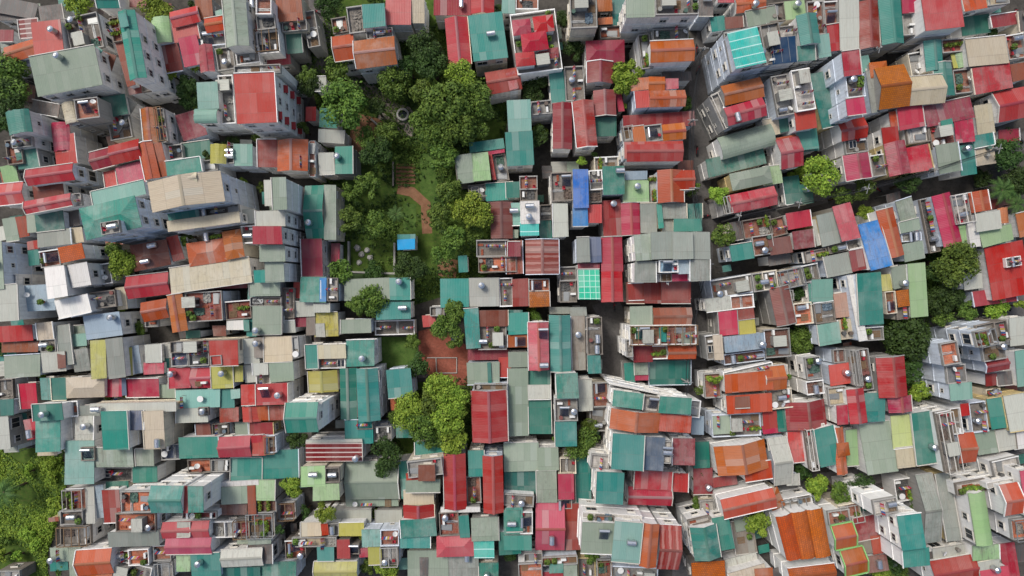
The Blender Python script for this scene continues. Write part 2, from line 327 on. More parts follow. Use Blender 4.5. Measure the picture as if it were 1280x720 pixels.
DATA = """
@0 0
*s dk -20 -20 190 20 80 6
*s dr -10 150 65 148 60 7
*s sr 95 100 190 92 95 8
*g or 20 240 165 195 80 9
*s pk 160 115 305 102 172 13
+f co 322 95 480 60 175 12 T3 M1
*s sg 155 290 478 230 195 15
+s te 480 232 510 250 180 14
+s br 505 252 585 280 165 11
*G te 592 62 672 48 345 17
+s te 590 72 630 64 66 18
+f tc 545 92 588 84 120 13 M2 V
+s ru 585 225 625 215 215 12
*s dr 640 435 705 425 40 9
+f lg 700 400 790 385 60 9 V
*g te 488 -40 600 -40 80 9
*v gn 755 95 840 82 130 9
*g pk 850 60 985 28 80 10
+s pk 860 130 985 108 85 9
*s dr 795 235 890 218 135 7
+s cr 893 195 985 175 145 9
+G cr 990 230 1060 222 135 9
*s dr 650 -30 735 -30 65 6
*s ru 975 -10 1060 -15 110 9
*g or 1022 95 1110 80 70 10
+f lg 985 165 1130 150 70 8 T3 S1
*f co 1075 245 1160 232 110 9
*G sg 1112 -10 1225 -20 250 15
+f lg 1175 245 1290 230 80 12 M1
*s lt 1075 60 1110 50 60 8
*f co 1222 -10 1300 -15 110 11 T3
+s cr 1225 125 1300 110 60 10
*s lt 985 415 1088 410 130 13
+v lt 975 545 1088 545 70 13
+f lg 1090 380 1160 375 240 11
*s cr 1175 374 1375 366 245 18 W6
+f wh 1170 330 1400 320 42 17
*v cm 305 520 368 505 105 13
+f tc 370 500 485 485 100 14 T1 S1
*s dt 510 490 625 470 100 8
*f co 535 590 640 570 115 7 T1 S1
*G or 705 545 778 538 180 11
+f wh 780 545 815 540 170 10 P
*v te 30 565 140 545 115 15
+f lg 55 680 155 670 60 13 T3
*v cr 255 620 345 610 140 10
*s dr 880 580 1000 545 130 5
*s gy 630 480 690 520 180 6
*s dk -20 62 150 55 40 5
*s dk 195 35 310 20 75 6
*s bg -20 292 150 285 45 7
*s dk 165 500 300 525 60 4
@1 0
*f tc 0 -10 75 -10 80 14 T1
+f lg 0 80 90 70 70 13
+f dk 0 160 110 150 110 12 P
*s ru 100 -20 225 -30 130 10
+f co 130 108 250 98 50 9 M1
*s dt 150 158 225 152 110 6
+f co 232 60 290 50 180 6 M3
*s dr 0 285 170 265 55 6
*g or 380 185 485 170 125 11
+g or 488 205 690 182 140 12
+f tc 375 95 448 82 75 11 V
+f co 452 38 528 28 130 12 V
+s te 530 24 640 15 118 13
+f lg 550 150 680 136 45 11 T2
*s pk 650 -30 775 -30 155 11
+s cm 777 -30 840 -30 145 10
*s dr 890 -10 1076 -10 85 8
+G cr 1078 -20 1190 -20 90 9
*G cr 945 95 1055 85 235 10
+s te 1060 84 1230 62 225 12
*g cr 1145 365 1310 335 110 8
*s te 320 540 410 545 95 4
+s lg 315 645 445 655 65 5
*s cr 250 535 300 535 70 4
*s lg 295 385 350 385 70 5
@2 0
*f tc 20 -30 130 -30 75 10
+s lt -50 -10 15 -10 75 10
*f co -10 75 212 45 300 11 V E
+h cr 0 102 90 94 75 13
+h cr 102 88 200 72 80 13
+h cr 42 172 170 154 90 13
+h cr 15 268 110 258 65 13
+h dr 130 250 228 236 50 12
*s cr -30 365 15 355 90 9
*f co 290 -20 420 -25 160 14 T2
*s or 424 -20 495 -25 78 9
+s or 430 90 500 85 35 9
+f tc 440 132 540 127 60 8 V
*s dt 502 -20 562 -20 145 6
*s sg 568 -20 714 -25 110 17
+f co 718 -25 930 -30 98 18 M3 T1
*s dk 934 -20 1005 -20 100 8
*f co 630 175 686 168 170 12 V
+g or 690 208 905 198 105 14
+f lg 705 148 880 140 52 13 M3
*h dr 370 205 560 200 110 9
+G dr 375 310 505 310 105 10
*f co 262 335 355 330 170 8 T1
*s te 185 360 255 355 155 7
*G dr 205 515 298 515 230 10
+G cr 302 510 405 500 230 11
*G dr 405 455 515 450 125 9
+s cr 517 470 545 465 90 7
*s dt 415 590 520 588 90 7
*s lt -25 505 90 500 158 11
+s te -35 665 100 657 165 11
+f lg 95 510 195 500 65 9 M2
*s or 590 395 680 385 60 11
+g or 682 385 762 383 68 11
+s pk 766 395 830 392 50 10
+g or 686 455 865 450 80 12
+s pk 612 458 682 452 85 12
*s dk 750 362 895 357 45 6
*s dr 555 580 910 555 70 8
+s or 600 635 658 628 80 11
+f lg 660 630 745 620 80 11 S2
+g or 748 625 862 615 80 11
+s cr 560 712 850 705 82 12
+f wh 550 640 598 632 70 9 P
*f lg 1060 165 1240 130 198 16
+s cy 1078 167 1225 134 185 18
+f lg 1242 128 1330 110 195 15 M4 T1
*g or 1045 430 1238 385 100 14
+g cr 1060 540 1250 488 92 14
+f wh 985 485 1050 455 180 12 P
*v sg 1025 690 1290 615 110 8
*g or 1115 -10 1260 -25 75 9
*s sg 1165 60 1310 30 75 9
*s br 1065 90 1150 80 55 8
*s te 990 90 1058 80 70 6
*s cr 1030 -20 1110 -20 30 10
@3 0
*f co 0 20 78 10 90 9
*s gn 80 10 180 0 90 9
*f wh 50 135 130 125 55 14 T3
+q pv 12 196 130 182 125 15
*G te 142 80 240 65 150 15
+s te 142 232 230 225 75 14
+s lt 238 180 300 170 110 13
*f tc 195 10 275 5 165 10 M2
*f tc 280 10 345 5 115 10 S1
+s cr 290 130 350 120 130 10
*s lg 350 5 445 0 245 11
*G dr 450 10 548 5 235 11
*G te 552 0 660 -10 225 12
*s cr 667 -30 762 -35 95 12
+f lg 672 66 760 60 110 11
*s pk 764 -20 955 -40 178 14
*s or 965 -20 1080 -40 80 10
+f cm 1082 -30 1200 -45 60 9
*s dr 1110 80 1240 60 60 5
*s cr 365 262 450 250 122 18 W2
+f co 388 382 475 372 108 17
+s cr 388 496 478 484 84 18
*f wh 15 385 95 370 200 13 T2 M4
*f wh 115 355 205 340 205 14 M5 T1
+s cr 130 562 230 547 92 13
*s dt 207 372 298 352 280 11
*s lt 455 285 500 275 78 9
+s gy 482 357 540 347 212 10
*h or 505 315 590 305 75 11
+g tr 530 342 680 322 208 12
*f lg 700 270 808 250 125 8 M1
*g cm 695 387 870 370 142 12
*G te 780 207 865 200 150 11
+G te 822 320 915 310 165 11
*f tc 870 200 980 190 64 10 V M2
+v gn 937 270 985 262 72 9
+s ol 917 270 935 267 72 9
*s cm 987 197 1185 177 138 12
+f tc 1188 180 1275 165 120 10 T1
*s cr 1012 347 1200 310 128 11
+f tc 925 352 1010 342 118 10 M3
*s ru 1210 325 1290 310 83 9
*g cr 1120 467 1290 432 150 10
*s dr 772 532 1008 482 108 9
+s cr 927 610 1020 597 108 9
*s cm 1025 532 1110 517 148 8
*s cr 642 542 763 520 110 10
+s or 603 562 640 556 80 9
+f wh 692 642 800 627 78 9 M2 P
+s cr 567 642 645 632 98 9
*f tc 803 622 930 600 125 9 M3
+s te 862 606 920 592 45 11
*s te 1020 682 1120 662 60 8
*g cr 350 612 480 588 98 12
*s dt 50 592 115 580 70 8
*s te 145 652 240 642 100 9
*s or 35 692 135 672 70 8
*s cm -30 602 48 590 80 8
*s dr 1150 652 1250 642 60 5
*s dt 960 92 1100 72 90 4
*s dk 1245 62 1310 52 100 6
@0 1
*f tc 25 -15 100 -25 120 12 M2 V
+s te 80 38 185 22 90 11
*s cr 268 -40 370 -55 150 10
*s gn 5 115 75 100 90 10
+f co 85 130 125 125 60 9 M2 T1
*g cr 130 130 365 97 80 13
+s cm 152 135 190 125 75 13
*g pk -30 205 115 190 105 11
*h br 160 205 310 182 75 10
*g cr 120 290 350 245 62 13
+f wh 360 250 400 245 60 12 P
*s dt 175 350 315 335 90 9
+s sg 132 355 172 350 90 9
+s gy 185 440 350 420 80 9
+s cm 358 420 410 415 75 8
*s sg 15 375 80 365 115 8
+s ru 82 368 130 360 100 8 
*s lg -30 420 15 410 70 7
*s sg -40 490 5 485 240 14 W2 
*s dk 325 340 390 330 75 6
*g dr 445 45 560 15 90 11
+g cr 540 10 690 -25 95 12
*s cr 518 140 575 130 80 9
+s pk 577 120 705 85 110 10
*G or 690 0 760 -15 185 12
+s ru 765 0 810 -10 170 11
+s wh 738 105 756 100 70 12
*f dk 825 10 905 0 70 8 P
*s dt 905 0 1045 -20 85 6
*s te 828 90 1000 65 70 12
+f lg 1010 85 1080 75 55 10 M1
*v ol 1052 3 1130 3 95 11
+s lt 1170 3 1262 3 105 10
+f co 1132 5 1168 5 90 10 T2
*s lt 455 240 715 180 70 13
*h te 395 325 670 258 160 17 W2
+f lg 500 395 590 380 60 19 T2
*G cm 740 192 1100 135 150 18 W2
+g cm 885 155 980 140 50 19
*s te 840 345 990 325 50 14
+f co 995 320 1190 300 45 13 T2 M1
+s cm 835 385 1195 335 55 15
*s lg 1195 330 1275 325 70 11
*h br 650 510 830 475 130 9 T2
+s dr 835 470 890 455 120 8
*h or 930 500 1120 470 115 11
+h or 1110 440 1200 425 140 12
+f co 1010 450 1110 435 40 11 T2 M1
*s cm 845 622 1245 565 125 11
*g cr 630 665 840 640 110 9
*f lg 1205 412 1280 408 85 11 T2
*f dk 15 650 80 650 70 12 M1
*f tc 195 540 290 525 80 14 T2 S1
+s tr 292 520 410 497 75 15
*s cr 135 490 190 482 40 8
+s dt 138 535 190 528 75 8
*s wh 222 620 320 605 155 15 W6
+s wh 342 605 435 590 115 14 
*f lg 455 610 545 595 100 9 T1 M2
@1 1
*s dr 10 -20 105 -20 135 10
+G or 108 -20 258 -20 155 11
+f tc 196 52 255 50 75 11 M2
+f tc 262 -20 290 -20 180 10 
*s lg 312 45 390 42 108 7
*s te 394 12 482 10 140 8
*s lg 40 180 76 178 130 15 
+s sg 82 170 150 168 158 18 
*s lg 0 335 145 333 75 16
*s cr -15 412 128 410 88 17
*s sg 18 508 145 506 80 15
+s sg 45 592 138 590 100 14
+s te -10 632 42 630 60 13
*g te 247 208 340 206 265 7
+s sg 340 206 398 205 275 7
*s dr 228 476 330 474 200 7
*s cr 375 498 418 498 90 3
*s te 708 452 795 450 40 4
+s bt 706 478 793 476 50 4
*s sg 995 60 1075 50 140 9
+s gn 1075 50 1158 40 140 9
*s cr 1158 40 1240 25 15 7
+s cr 1162 55 1180 52 125 7
*s te 1065 -5 1235 -30 50 7
*f lg 1185 60 1245 50 130 6
*s te 1145 200 1285 190 85 6
+f lg 1060 210 1145 200 60 6 M4
*G br 1172 292 1280 290 180 9
*f co 1103 482 1260 480 80 12 T1
*f or 1112 566 1300 562 75 12
+s dr 1260 490 1320 490 70 13
*s te 920 675 1062 672 142 9
+s lg 1066 672 1212 670 140 9
+f co 1216 672 1280 670 140 9 T1
*s te 1010 560 1055 558 80 5
*s te 222 685 322 683 90 9
+s lb 322 682 352 682 60 9
*s sg 440 678 668 670 105 7
+s te 668 670 770 668 110 7
@2 1
*g cr 572 -8 852 -10 95 12
*f lg 412 68 530 62 65 8 M3
*f tc 38 162 125 160 65 10 T1 M1
+f co 40 228 125 226 55 10 M2
*s dt -30 190 35 188 80 9
*s lt -30 297 38 295 110 9 T1
*s wh 40 288 134 285 110 13 T2
+s cy 42 395 134 393 62 13
*f co 195 145 298 140 140 11 T1 S1
*s bl 302 130 380 128 190 13
+s bl 304 322 378 321 88 12
+f wh 330 236 354 235 50 13
*f lg 385 135 448 130 95 11 M3
+f lg 382 232 446 230 60 11 T1
+s cr 375 305 446 303 90 11
*s te 453 115 560 112 138 13 T1
*s lb 566 138 675 135 40 10
+s gn 552 182 682 180 108 10
*s lg 685 160 718 158 130 8 M1
*G or 726 133 855 130 160 12
+g or 800 133 910 130 95 12.2
*s dr 448 285 540 280 175 9
*G cr 545 298 637 295 158 10
*s gy 640 300 720 298 145 10
+s te 722 302 748 300 120 11
+s gy 750 300 870 298 75 10
+s dt 872 300 948 298 70 9
+s te 808 375 948 372 62 11
+s gy 750 378 806 376 60 9
*f dk 140 305 196 303 75 8 M1
+s dt 140 382 196 380 90 7
*s lg 203 300 275 298 165 11
*G rs 66 480 232 478 170 12
+s rs -30 485 50 483 165 11
*s sg -30 430 30 430 40 8
*s dr 0 676 80 674 135 9
+f or 84 676 186 674 60 10 S1
+s tr 86 738 186 736 76 10
*s gy 322 468 385 466 125 13
+s bg 386 467 443 465 125 12
*s tq 330 628 437 626 148 12
+s dr 330 598 437 596 28 11
*G cr 444 468 550 465 170 11
+G cr 446 640 550 638 150 11.3
*f co 238 616 320 613 68 9 S1
+f co 238 686 320 684 105 9 M1
*s sg 608 455 692 448 130 16 W6
+s gy 694 443 804 438 135 16.5
+s gy 805 440 905 440 135 17
+s gy 906 440 988 440 135 16
+s gy 612 590 716 587 105 15
+f lb 738 582 830 580 60 16 S1 T1
+s lb 832 582 888 580 68 16
+s gy 890 580 986 578 105 16
+f co 742 648 800 646 40 14 M1
+s cr 802 650 888 648 35 14
*s dr 580 700 890 690 80 8
*s dt 965 80 1250 10 90 5
*h sg 1088 150 1285 110 85 9
*g cr 1080 258 1310 212 92 10
+f wh 1046 270 1078 263 85 9 P
*f tc 1150 385 1290 360 90 8 V T1 
+s te 1086 508 1196 490 82 9
+f tc 1200 465 1300 450 95 9 T2 M1
*s dk 1085 395 1140 385 90 6
*f co 990 685 1195 650 90 8 
*f lg 1200 650 1310 635 90 9
@3 1
*g cr 40 -20 150 -40 150 10
*s te 155 0 250 -10 40 6
*s gn -30 118 60 105 90 8
*s dt 70 165 150 155 140 4
+s dt 150 205 215 195 100 4
*f co 380 -40 490 -55 90 11 M2
+G cr 372 62 498 42 125 12
+f co 510 60 575 50 105 10 M2 V
*G cr 578 0 680 -20 165 11
+s cr 682 20 800 0 130 10
*s sg 832 10 940 -10 145 10
*s te 948 10 1025 0 150 7 T1
+s cm 1030 20 1125 5 90 7 M1
*s cr 88 350 205 330 80 9
+s dr 120 440 220 425 90 9
*s lg 220 380 250 375 130 9
+s gy 238 358 342 335 158 10
*s pk 322 315 412 292 180 11
*f tc 0 380 75 360 90 8 V M2
+s br 0 478 110 460 80 9
*s bl 450 405 555 378 235 11
*G or 542 335 622 315 245 11
*s sg 632 290 710 265 130 10
+s sg 650 395 750 370 55 10
+s pk 678 408 745 400 30 10
+f lg 668 450 765 440 40 9 S1 T1
+s sg 670 500 770 482 90 10
*f dk 760 280 810 270 270 7 
*G cr 820 262 908 240 260 10
*f wh 915 260 995 245 145 11 P
+s gn 942 410 985 405 100 10
+s wh 988 390 1040 380 130 10
+G or 1000 245 1095 228 100 11
+s lg 1030 350 1155 330 90 12
+s gn 1055 440 1210 400 80 10
+v or 1150 322 1195 318 75 9
*s or 1235 350 1320 330 120 6
*s cr 1072 520 1260 482 270 8
+f lg 1188 572 1262 560 45 10 S1
*s lg 975 650 1065 640 80 6
*f wh 185 540 290 520 55 9 V
+f co 165 612 245 595 85 9 V
+s gy 275 565 400 540 105 9
+f lg 300 510 400 490 40 9 T2
*s dr 402 535 470 522 105 9
+f lg 390 485 465 470 45 9 T1
*f wh 45 640 160 615 90 8 P M2
+f lg -30 640 40 630 90 9 M1
*s dk 0 560 110 545 50 5
*s te 200 700 318 688 100 9
*s te 435 650 555 640 258 13
+s wh 395 658 432 652 330 12
*s ol 555 655 610 648 82 8
*s sg 610 617 682 604 110 9
+s gn 690 600 775 592 270 10
t 250 155 90 9 b
t 470 230 60 7 m
t 380 260 50 6 m
t 480 340 40 5 b
t 700 200 60 6 d
t 850 115 25 6 b
t 1200 50 75 7 d
t 1170 230 70 6 p
t 1240 300 50 6 p
t 930 590 110 9 m
t 1240 180 70 6 d
t 840 640 50 6 d
@2 1
t 350 85 25 6 b
t 1030 250 50 8 b
t 1050 450 55 8 m
t 410 60 20 5 m
@1 1
t 560 210 65 7 m
t 470 240 50 6 m
t 470 380 65 9 m
t 590 400 60 8 m
t 700 350 45 7 p
t 930 60 70 9 m
t 960 230 60 8 m
t 920 350 60 8 m
t 1090 340 85 10 b
t 990 320 40 7 b
t 940 530 70 7 m
t 1000 470 60 8 m
t 1080 440 50 7 m
t 770 620 70 7 d
t 420 640 60 7 m
t 580 640 50 3 d
t 730 540 25 3 m
t 600 40 70 7 d
t 1000 30 60 6 d
@0 1
t 620 600 70 8 b
t 580 540 50 7 m
t 910 490 30 6 m
t 470 630 30 6 m
t 1050 60 30 6 d
@0 0
t 780 60 75 7 b
t 400 25 60 7 b
t 70 400 110 8 m
t 60 470 80 8 d
t 20 600 60 5 d
t 930 440 60 6 d
t 940 500 50 5 d
t 860 375 30 6 b
t 790 370 25 5 b
t 980 335 25 6 b
@1 0
t 430 520 110 10 m
t 400 340 60 8 m
t 260 420 60 6 d
t 690 410 90 8 m
t 850 240 90 9 d
t 880 320 80 9 d
t 1030 380 75 11 b
t 1080 490 90 11 m
t 950 520 110 12 m
t 870 620 90 10 m
t 1010 630 100 11 m
t 1120 600 80 9 m
t 830 460 60 9 m
t 760 330 50 7 d
t 600 540 45 6 d
t 540 690 50 6 m
t 660 670 60 6 m
t 370 20 70 6 d
t 260 370 40 6 m
t 1220 60 40 5 d
t 230 640 30 5 m
@2 0
t 570 370 70 9 b
t 550 430 50 8 b
t 310 250 50 5 d
t 120 440 70 5 d
t 640 355 30 8 b
t 555 530 20 5 b
t 250 100 40 5 d
t 140 680 50 6 d
@3 0
t 1190 690 50 5 d
t 1120 140 40 4 d
@0 2
*s lg -30 -10 85 -20 180 14
+s lb 95 -10 270 -20 130 12 M1
+s br 66 35 100 32 85 12.3
*s wh 275 65 438 30 90 13
+f lg 450 25 570 10 80 11 T1 M2
*s lb 418 140 600 118 118 10
*s cm 580 0 625 -5 110 7
*s cr -20 192 160 182 78 8
+s ru 10 272 190 268 50 6
*s cm 185 175 262 168 85 9
+f co 200 260 275 255 60 9 T1 M1
*s gy 280 190 345 180 200 8
+s lt 325 235 430 225 60 7
+s gy 360 310 440 300 110 8
*s sg 22 340 200 330 108 9
*s lg 208 325 325 315 98 9 
+s br 285 322 325 318 80 9.3
*s sg 370 190 425 186 120 6
*s ol 452 265 525 260 190 11
+s gy 528 255 612 245 200 11.5
*s ol 622 300 660 298 140 8
*s lb 655 290 695 285 140 7
*s lg 725 285 805 280 90 9
+s cr 718 375 818 370 58 9
+s lg 825 280 860 278 70 7
+s te 822 350 845 350 80 7
*G or 835 40 908 28 185 11
+g or 705 75 830 52 95 11
*f lg 725 160 790 158 35 7
*s dr 635 -15 860 -20 50 9
+s dr 860 -30 1235 -40 40 7
*f tr 925 25 1105 15 145 10 T3 P
+f tr 1125 70 1250 60 90 9 M1
*s wh 1132 165 1218 162 45 9
+s te 1218 160 1245 160 55 9
*s dt 930 215 1000 213 35 6
+s br 1065 190 1130 188 50 6
+s te 1240 -10 1285 -10 250 7
*f lg 850 270 1200 255 55 12 M3
+f bg 855 320 935 316 72 11 T1
+f gy 940 290 1040 285 100 11 M3
+s cr 1048 265 1188 260 125 13
+f wh 1050 340 1105 336 48 13.4 M1
*s lg 1215 255 1290 250 125 9
+s lg 1222 385 1290 380 90 8
*s cr 845 402 950 398 100 9
+g pk 955 400 1056 396 100 9 M2
+s ol 1058 392 1165 390 110 9.5
+s ol 1165 390 1212 388 78 9.2
*s lt 880 510 1098 505 90 9 M1
+s lg 882 600 1038 595 75 9
*s te 1102 508 1170 505 90 8
+s lt 1155 508 1198 505 45 9
+s ru 1100 600 1192 595 70 8
*f cr 990 598 1040 596 40 10 T1
*s cr 1205 485 1300 480 100 9
+G cr 1212 595 1300 590 75 8
*s br 980 680 1050 676 60 6
+f co 1060 680 1140 678 60 6 M1
+s sg 1175 672 1245 670 60 6
+s dr 1245 672 1300 670 60 6
*h cm 330 450 520 445 100 10
*s cr 528 455 610 452 88 8
+s bg 610 452 632 452 85 8.2
+s cr 633 455 795 452 90 8
+s sg 795 485 875 483 65 7
*f lg 520 515 725 512 50 5 M2 T1
*s lg 450 580 880 570 45 13
+s cm 720 615 820 612 190 13
*s te 512 615 640 612 195 14 W6
+s bg 642 615 718 612 95 13
*s cr 100 480 182 475 125 9 P
+s cr 120 660 180 650 100 9 T1
*s gy 60 480 98 480 330 4
*s te 205 450 258 448 110 9
+s dt 260 450 330 448 110 9
*s dt 165 582 310 575 85 13
+s te 178 660 300 655 160 12
+f lg 315 570 385 565 75 9 T2
*s dt 0 560 65 555 80 8
*s lg -10 645 45 642 160 9
*s gy 400 590 495 587 52 9
+s lg 378 642 468 640 140 9
*f co -20 460 60 455 95 6
@1 2
*s te 222 -55 350 -55 125 9
+s bl 320 -50 352 -50 115 9.3
+f wh 358 -50 408 -50 115 10 M1
*s lg 190 70 290 66 75 7
+s lg 288 78 370 76 45 8
*s cr 190 -30 220 -30 80 6
*s dr 190 145 250 143 50 6
+s lg 140 165 195 163 60 7
+s co 252 145 295 145 90 6
*s sg -30 -60 120 -60 100 10
+f co -30 45 125 45 45 9 T2
+s sg -15 92 128 90 140 10
+f co 130 0 190 0 150 8 M2
*s ol 290 125 408 120 120 6
+s lg 298 180 342 178 65 6.3
*s te 600 72 770 67 86 6 T1
*s sg 425 158 575 155 68 6
*s bl 400 175 422 175 55 3
*f co 595 165 790 160 70 3 M3
*s cm 40 245 178 240 125 10
+s co -10 250 38 248 100 10 T1
+f lg 178 245 208 243 105 10 M1
*s sg 65 375 185 367 95 10
+s lg -15 375 60 373 60 10
+f co 0 430 70 428 60 9 T1
*s te 248 285 306 283 118 9
+s cm 308 285 448 281 70 9
+f co 310 352 445 350 50 8 M4 T1
*s te 452 262 590 258 130 8 T1
*G ol 260 418 405 410 105 7
*s cr 0 482 156 476 105 12 T1 S1
*s or -10 592 62 590 70 8
+s ru 62 590 150 588 70 8
+s dr -10 675 85 673 60 7
*g te 150 574 308 570 150 17 W6
+s wh 312 574 330 574 5 16
*G dt 418 402 498 400 255 8
+G te 502 405 608 400 260 11
+f co 505 662 582 660 45 9
*s te 650 412 772 400 138 8
+s or 672 545 705 543 65 5
*s te 445 700 585 698 70 7
+f lg 590 695 675 692 70 7 M1
*s te 700 690 800 688 60 6
*s te 1038 105 1110 100 200 9
+s br 1115 112 1258 110 80 9
+f co 1112 188 1250 186 120 8 T2 M2
*s sg 1055 372 1215 368 110 7 
+s dt 1155 372 1172 371 108 7.3
+s cr 1215 345 1275 345 100 6
*s dr 1060 310 1260 308 50 5
*G cr 1075 515 1252 510 255 11
+f co 1090 482 1255 480 30 10
*s dt 1255 110 1330 110 100 8 
*s cr 832 140 895 135 55 4
*f co 870 95 940 93 45 5 M1
@2 2
*s te -20 125 80 122 108 9
+s or -20 235 78 234 60 8 S1
+s sg -20 320 78 318 75 8
*G pk 80 172 182 170 240 12 T1 S1 W0
*G te 187 137 291 135 280 11
*s gy 187 98 290 96 32 6
+s gy 292 98 372 96 42 7
*s co 295 142 362 140 270 7 T1
*f co 375 148 448 146 185 11 T2 M2
+s te 378 338 442 336 90 11
*s br 572 -30 660 -30 105 8
+s dr 662 -30 745 -30 105 9
+s dr 748 -30 892 -30 105 10
*s sg 590 95 700 92 88 8
+g ru 705 102 895 98 85 9
*f tc 588 190 920 186 95 13 M3 P
+s dt 618 195 684 193 58 13 S1
+s te 735 198 770 197 70 13 
+s sg 848 225 898 223 62 13 
+f wh 570 260 600 258 85 13
*s dr 605 290 700 287 80 10
+f tc 690 290 775 288 65 10 T1 M1
+g or 780 292 918 290 65 11
*s te 560 375 608 372 98 6
+s sg 612 375 680 373 60 7
+s cr 615 435 680 433 25 7
*s dt 685 365 890 362 118 5
*s sg -20 400 78 398 340 7
*s dt 80 415 190 413 310 6.5
+s lg 80 485 190 483 70 8
*s te 220 430 328 426 122 14
+f lg 215 555 325 552 110 13 T1 S1 M1
+s te 215 668 322 666 122 13
*s lg 330 458 398 456 155 9
*f tc 402 475 478 472 120 9 S1
+f co 390 600 478 598 115 7
*f wh 490 475 900 560 8 16 W6
+s te 510 512 658 530 78 17
+f wh 660 540 738 548 75 16 T1 S1 M1
+s te 740 540 896 550 82 17
+G or 497 602 740 625 100 16
+s or 742 628 896 640 85 16
+f gy 898 560 945 565 85 12
+s lb 900 640 960 642 90 10
*s lg 965 55 1090 40 65 9
+f tc 1092 42 1205 30 65 9 T1
*s pk 1028 120 1120 112 120 9
+s dr 1122 110 1208 100 52 9
+s ol 1132 165 1212 155 70 9
*s lb 1058 245 1255 222 80 11
+f br 1058 335 1260 310 50 9 T2
*f co 965 240 1030 232 120 11 M2
+s cm 1005 235 1050 232 125 12
*f tc 960 430 1040 425 120 7 V M1
+f wh 1055 425 1300 370 35 11
*s or 1060 432 1300 412 95 12
+s or 1070 540 1295 525 92 11
+s br 1115 545 1185 541 55 11.4
*f co 1000 635 1240 625 110 8 T1 M2
+s sg 1002 640 1088 636 90 8.3
@3 2
*G br 5 5 100 -15 190 9
+f co 80 15 125 10 50 9 M1
*f or 128 80 215 70 105 9 T1
*f co 228 75 325 62 105 10 T1 M2
+s lt 242 185 350 168 105 10
+s lt 215 -40 320 -45 110 10
*s tc 325 30 400 20 120 9
+s cm 345 160 425 150 100 9 M2
*f lg 458 200 575 192 65 12 M1
*f or 585 20 635 15 110 10 S1
+s tr 642 15 705 8 80 10
+f co 642 98 705 92 60 9 M1
*f br -20 210 105 200 140 9 T2 S1
*g or -20 395 80 385 120 11
+f co -20 515 115 500 95 10 T1 M2
+f wh 82 385 105 383 110 11
*f gy 185 350 258 340 110 11
+f br 190 470 275 460 65 11 T2
*f br 325 310 385 305 65 8
+s pk 300 385 410 370 105 9 T1
*f br 445 310 500 302 205 12 T1
+f lg 408 312 438 308 175 11 P
*G cr 540 350 680 338 200 12
+G cr 598 545 712 535 80 11
*f cm 300 500 388 490 90 10 P
+G cr 392 510 475 500 170 12
+s cr 340 590 392 585 95 12
*s te 480 525 580 522 145 11
*G dr 85 575 280 555 140 9
+s dt 40 612 82 608 105 8
+s cr -30 620 40 612 110 8
*s sg 455 685 608 662 250 8
+s yg 608 640 705 628 165 9
+s cm 636 802 738 790 100 9
+s te 706 625 808 610 265 10
*s cr 1020 20 1230 -10 75 5
*f or 862 280 945 265 110 14 P W2
+f gy 892 390 985 380 90 13 T1 M4
+s lt 905 480 1015 468 85 13
*f tc 1030 220 1112 200 80 15 V P W2
+f lg 1040 190 1130 170 30 13
+f co 1068 290 1180 270 80 13 T1 M1
+g dr 1080 360 1195 340 65 12
*f co 1125 175 1190 160 100 11 T1 M2
*s lg 1200 150 1300 140 140 9
*s lt 1225 315 1300 305 180 9
+s dr 1085 430 1140 425 60 8
+s dk 1140 422 1215 415 65 8
*f co 835 625 905 612 305 13 T2 P W6
+f co 910 605 960 598 130 11 M1
+s cr 960 580 1000 575 60 11
*f co 1005 575 1085 565 150 10 T2 M3
*s te 1095 555 1165 545 150 11
+s lg 1175 540 1300 520 180 11
*f co 1090 510 1160 500 40 7 T2 M2
t 100 80 30 4 m
t 150 20 40 5 d
t 160 250 70 5 m
t 700 260 110 8 d
t 720 420 60 7 d
t 760 510 50 7 b
t 870 60 80 6 d
t 880 140 50 5 m
t 1000 110 50 5 m
t 1130 90 60 5 b
t 1260 90 30 5 b
t 600 240 60 6 d
t 950 50 50 5 d
@2 2
t 1015 450 30 8 b
t 380 690 45 7 m
t 110 145 35 5 m
t 950 510 30 5 m
@1 2
t 580 60 80 7 m
t 500 90 50 7 m
t 950 190 70 8 m
t 1000 120 55 8 m
t 1000 260 40 7 m
t 800 390 60 6 d
t 930 500 80 10 b
t 990 560 80 10 b
t 860 580 70 9 m
t 770 620 80 9 b
t 830 690 80 9 m
t 960 650 80 10 b
t 700 640 40 6 m
t 780 270 40 4 m
@0 2
t 700 200 30 4 m
t 610 110 20 5 b
t 10 300 30 5 d
@0 3
*s lt 328 45 470 42 215 10
+s te 370 148 470 146 110 9
+f lg 405 78 470 76 65 11 S1 T1
*s cm 188 50 285 48 68 7
*s sg 470 78 665 75 98 10
+s sg 680 85 768 83 85 9.5
+f co 642 0 715 -2 80 9 S1 T1
*s te 665 172 785 170 80 7
*f dk 480 180 660 178 70 5 M2
*s dt 530 250 640 245 35 6 
*f bg 805 65 895 60 75 7 M1
*s te 895 28 1092 22 105 10
*g cr 1092 28 1252 20 100 10
+s cr 1254 18 1310 15 100 10
*f or 938 140 1050 135 65 8 M2
+f lg 1055 140 1150 138 60 8 T1 M1
*s te 1155 130 1310 128 110 7
*f tc 328 285 425 280 105 8 P V
+s lg 428 275 470 272 180 8
*s lb 475 265 520 262 165 7
*s dr 515 288 600 285 165 10
*f or 605 298 752 295 105 14
*g te 755 270 915 270 132 17 W6
+s cr 917 272 942 272 132 16.5
+s te 944 270 1018 270 132 17
*f cr 910 402 1080 400 32 12 M1
*f or 578 408 775 405 90 12 T2 S2
*s gy 540 500 795 492 75 11
*g pk 812 452 1045 445 80 10
+s lg 885 452 948 450 70 11
+g pk 830 532 1058 528 78 10
*f co 1048 450 1165 447 78 8 T1
+f lg 1120 450 1175 447 78 9 M2
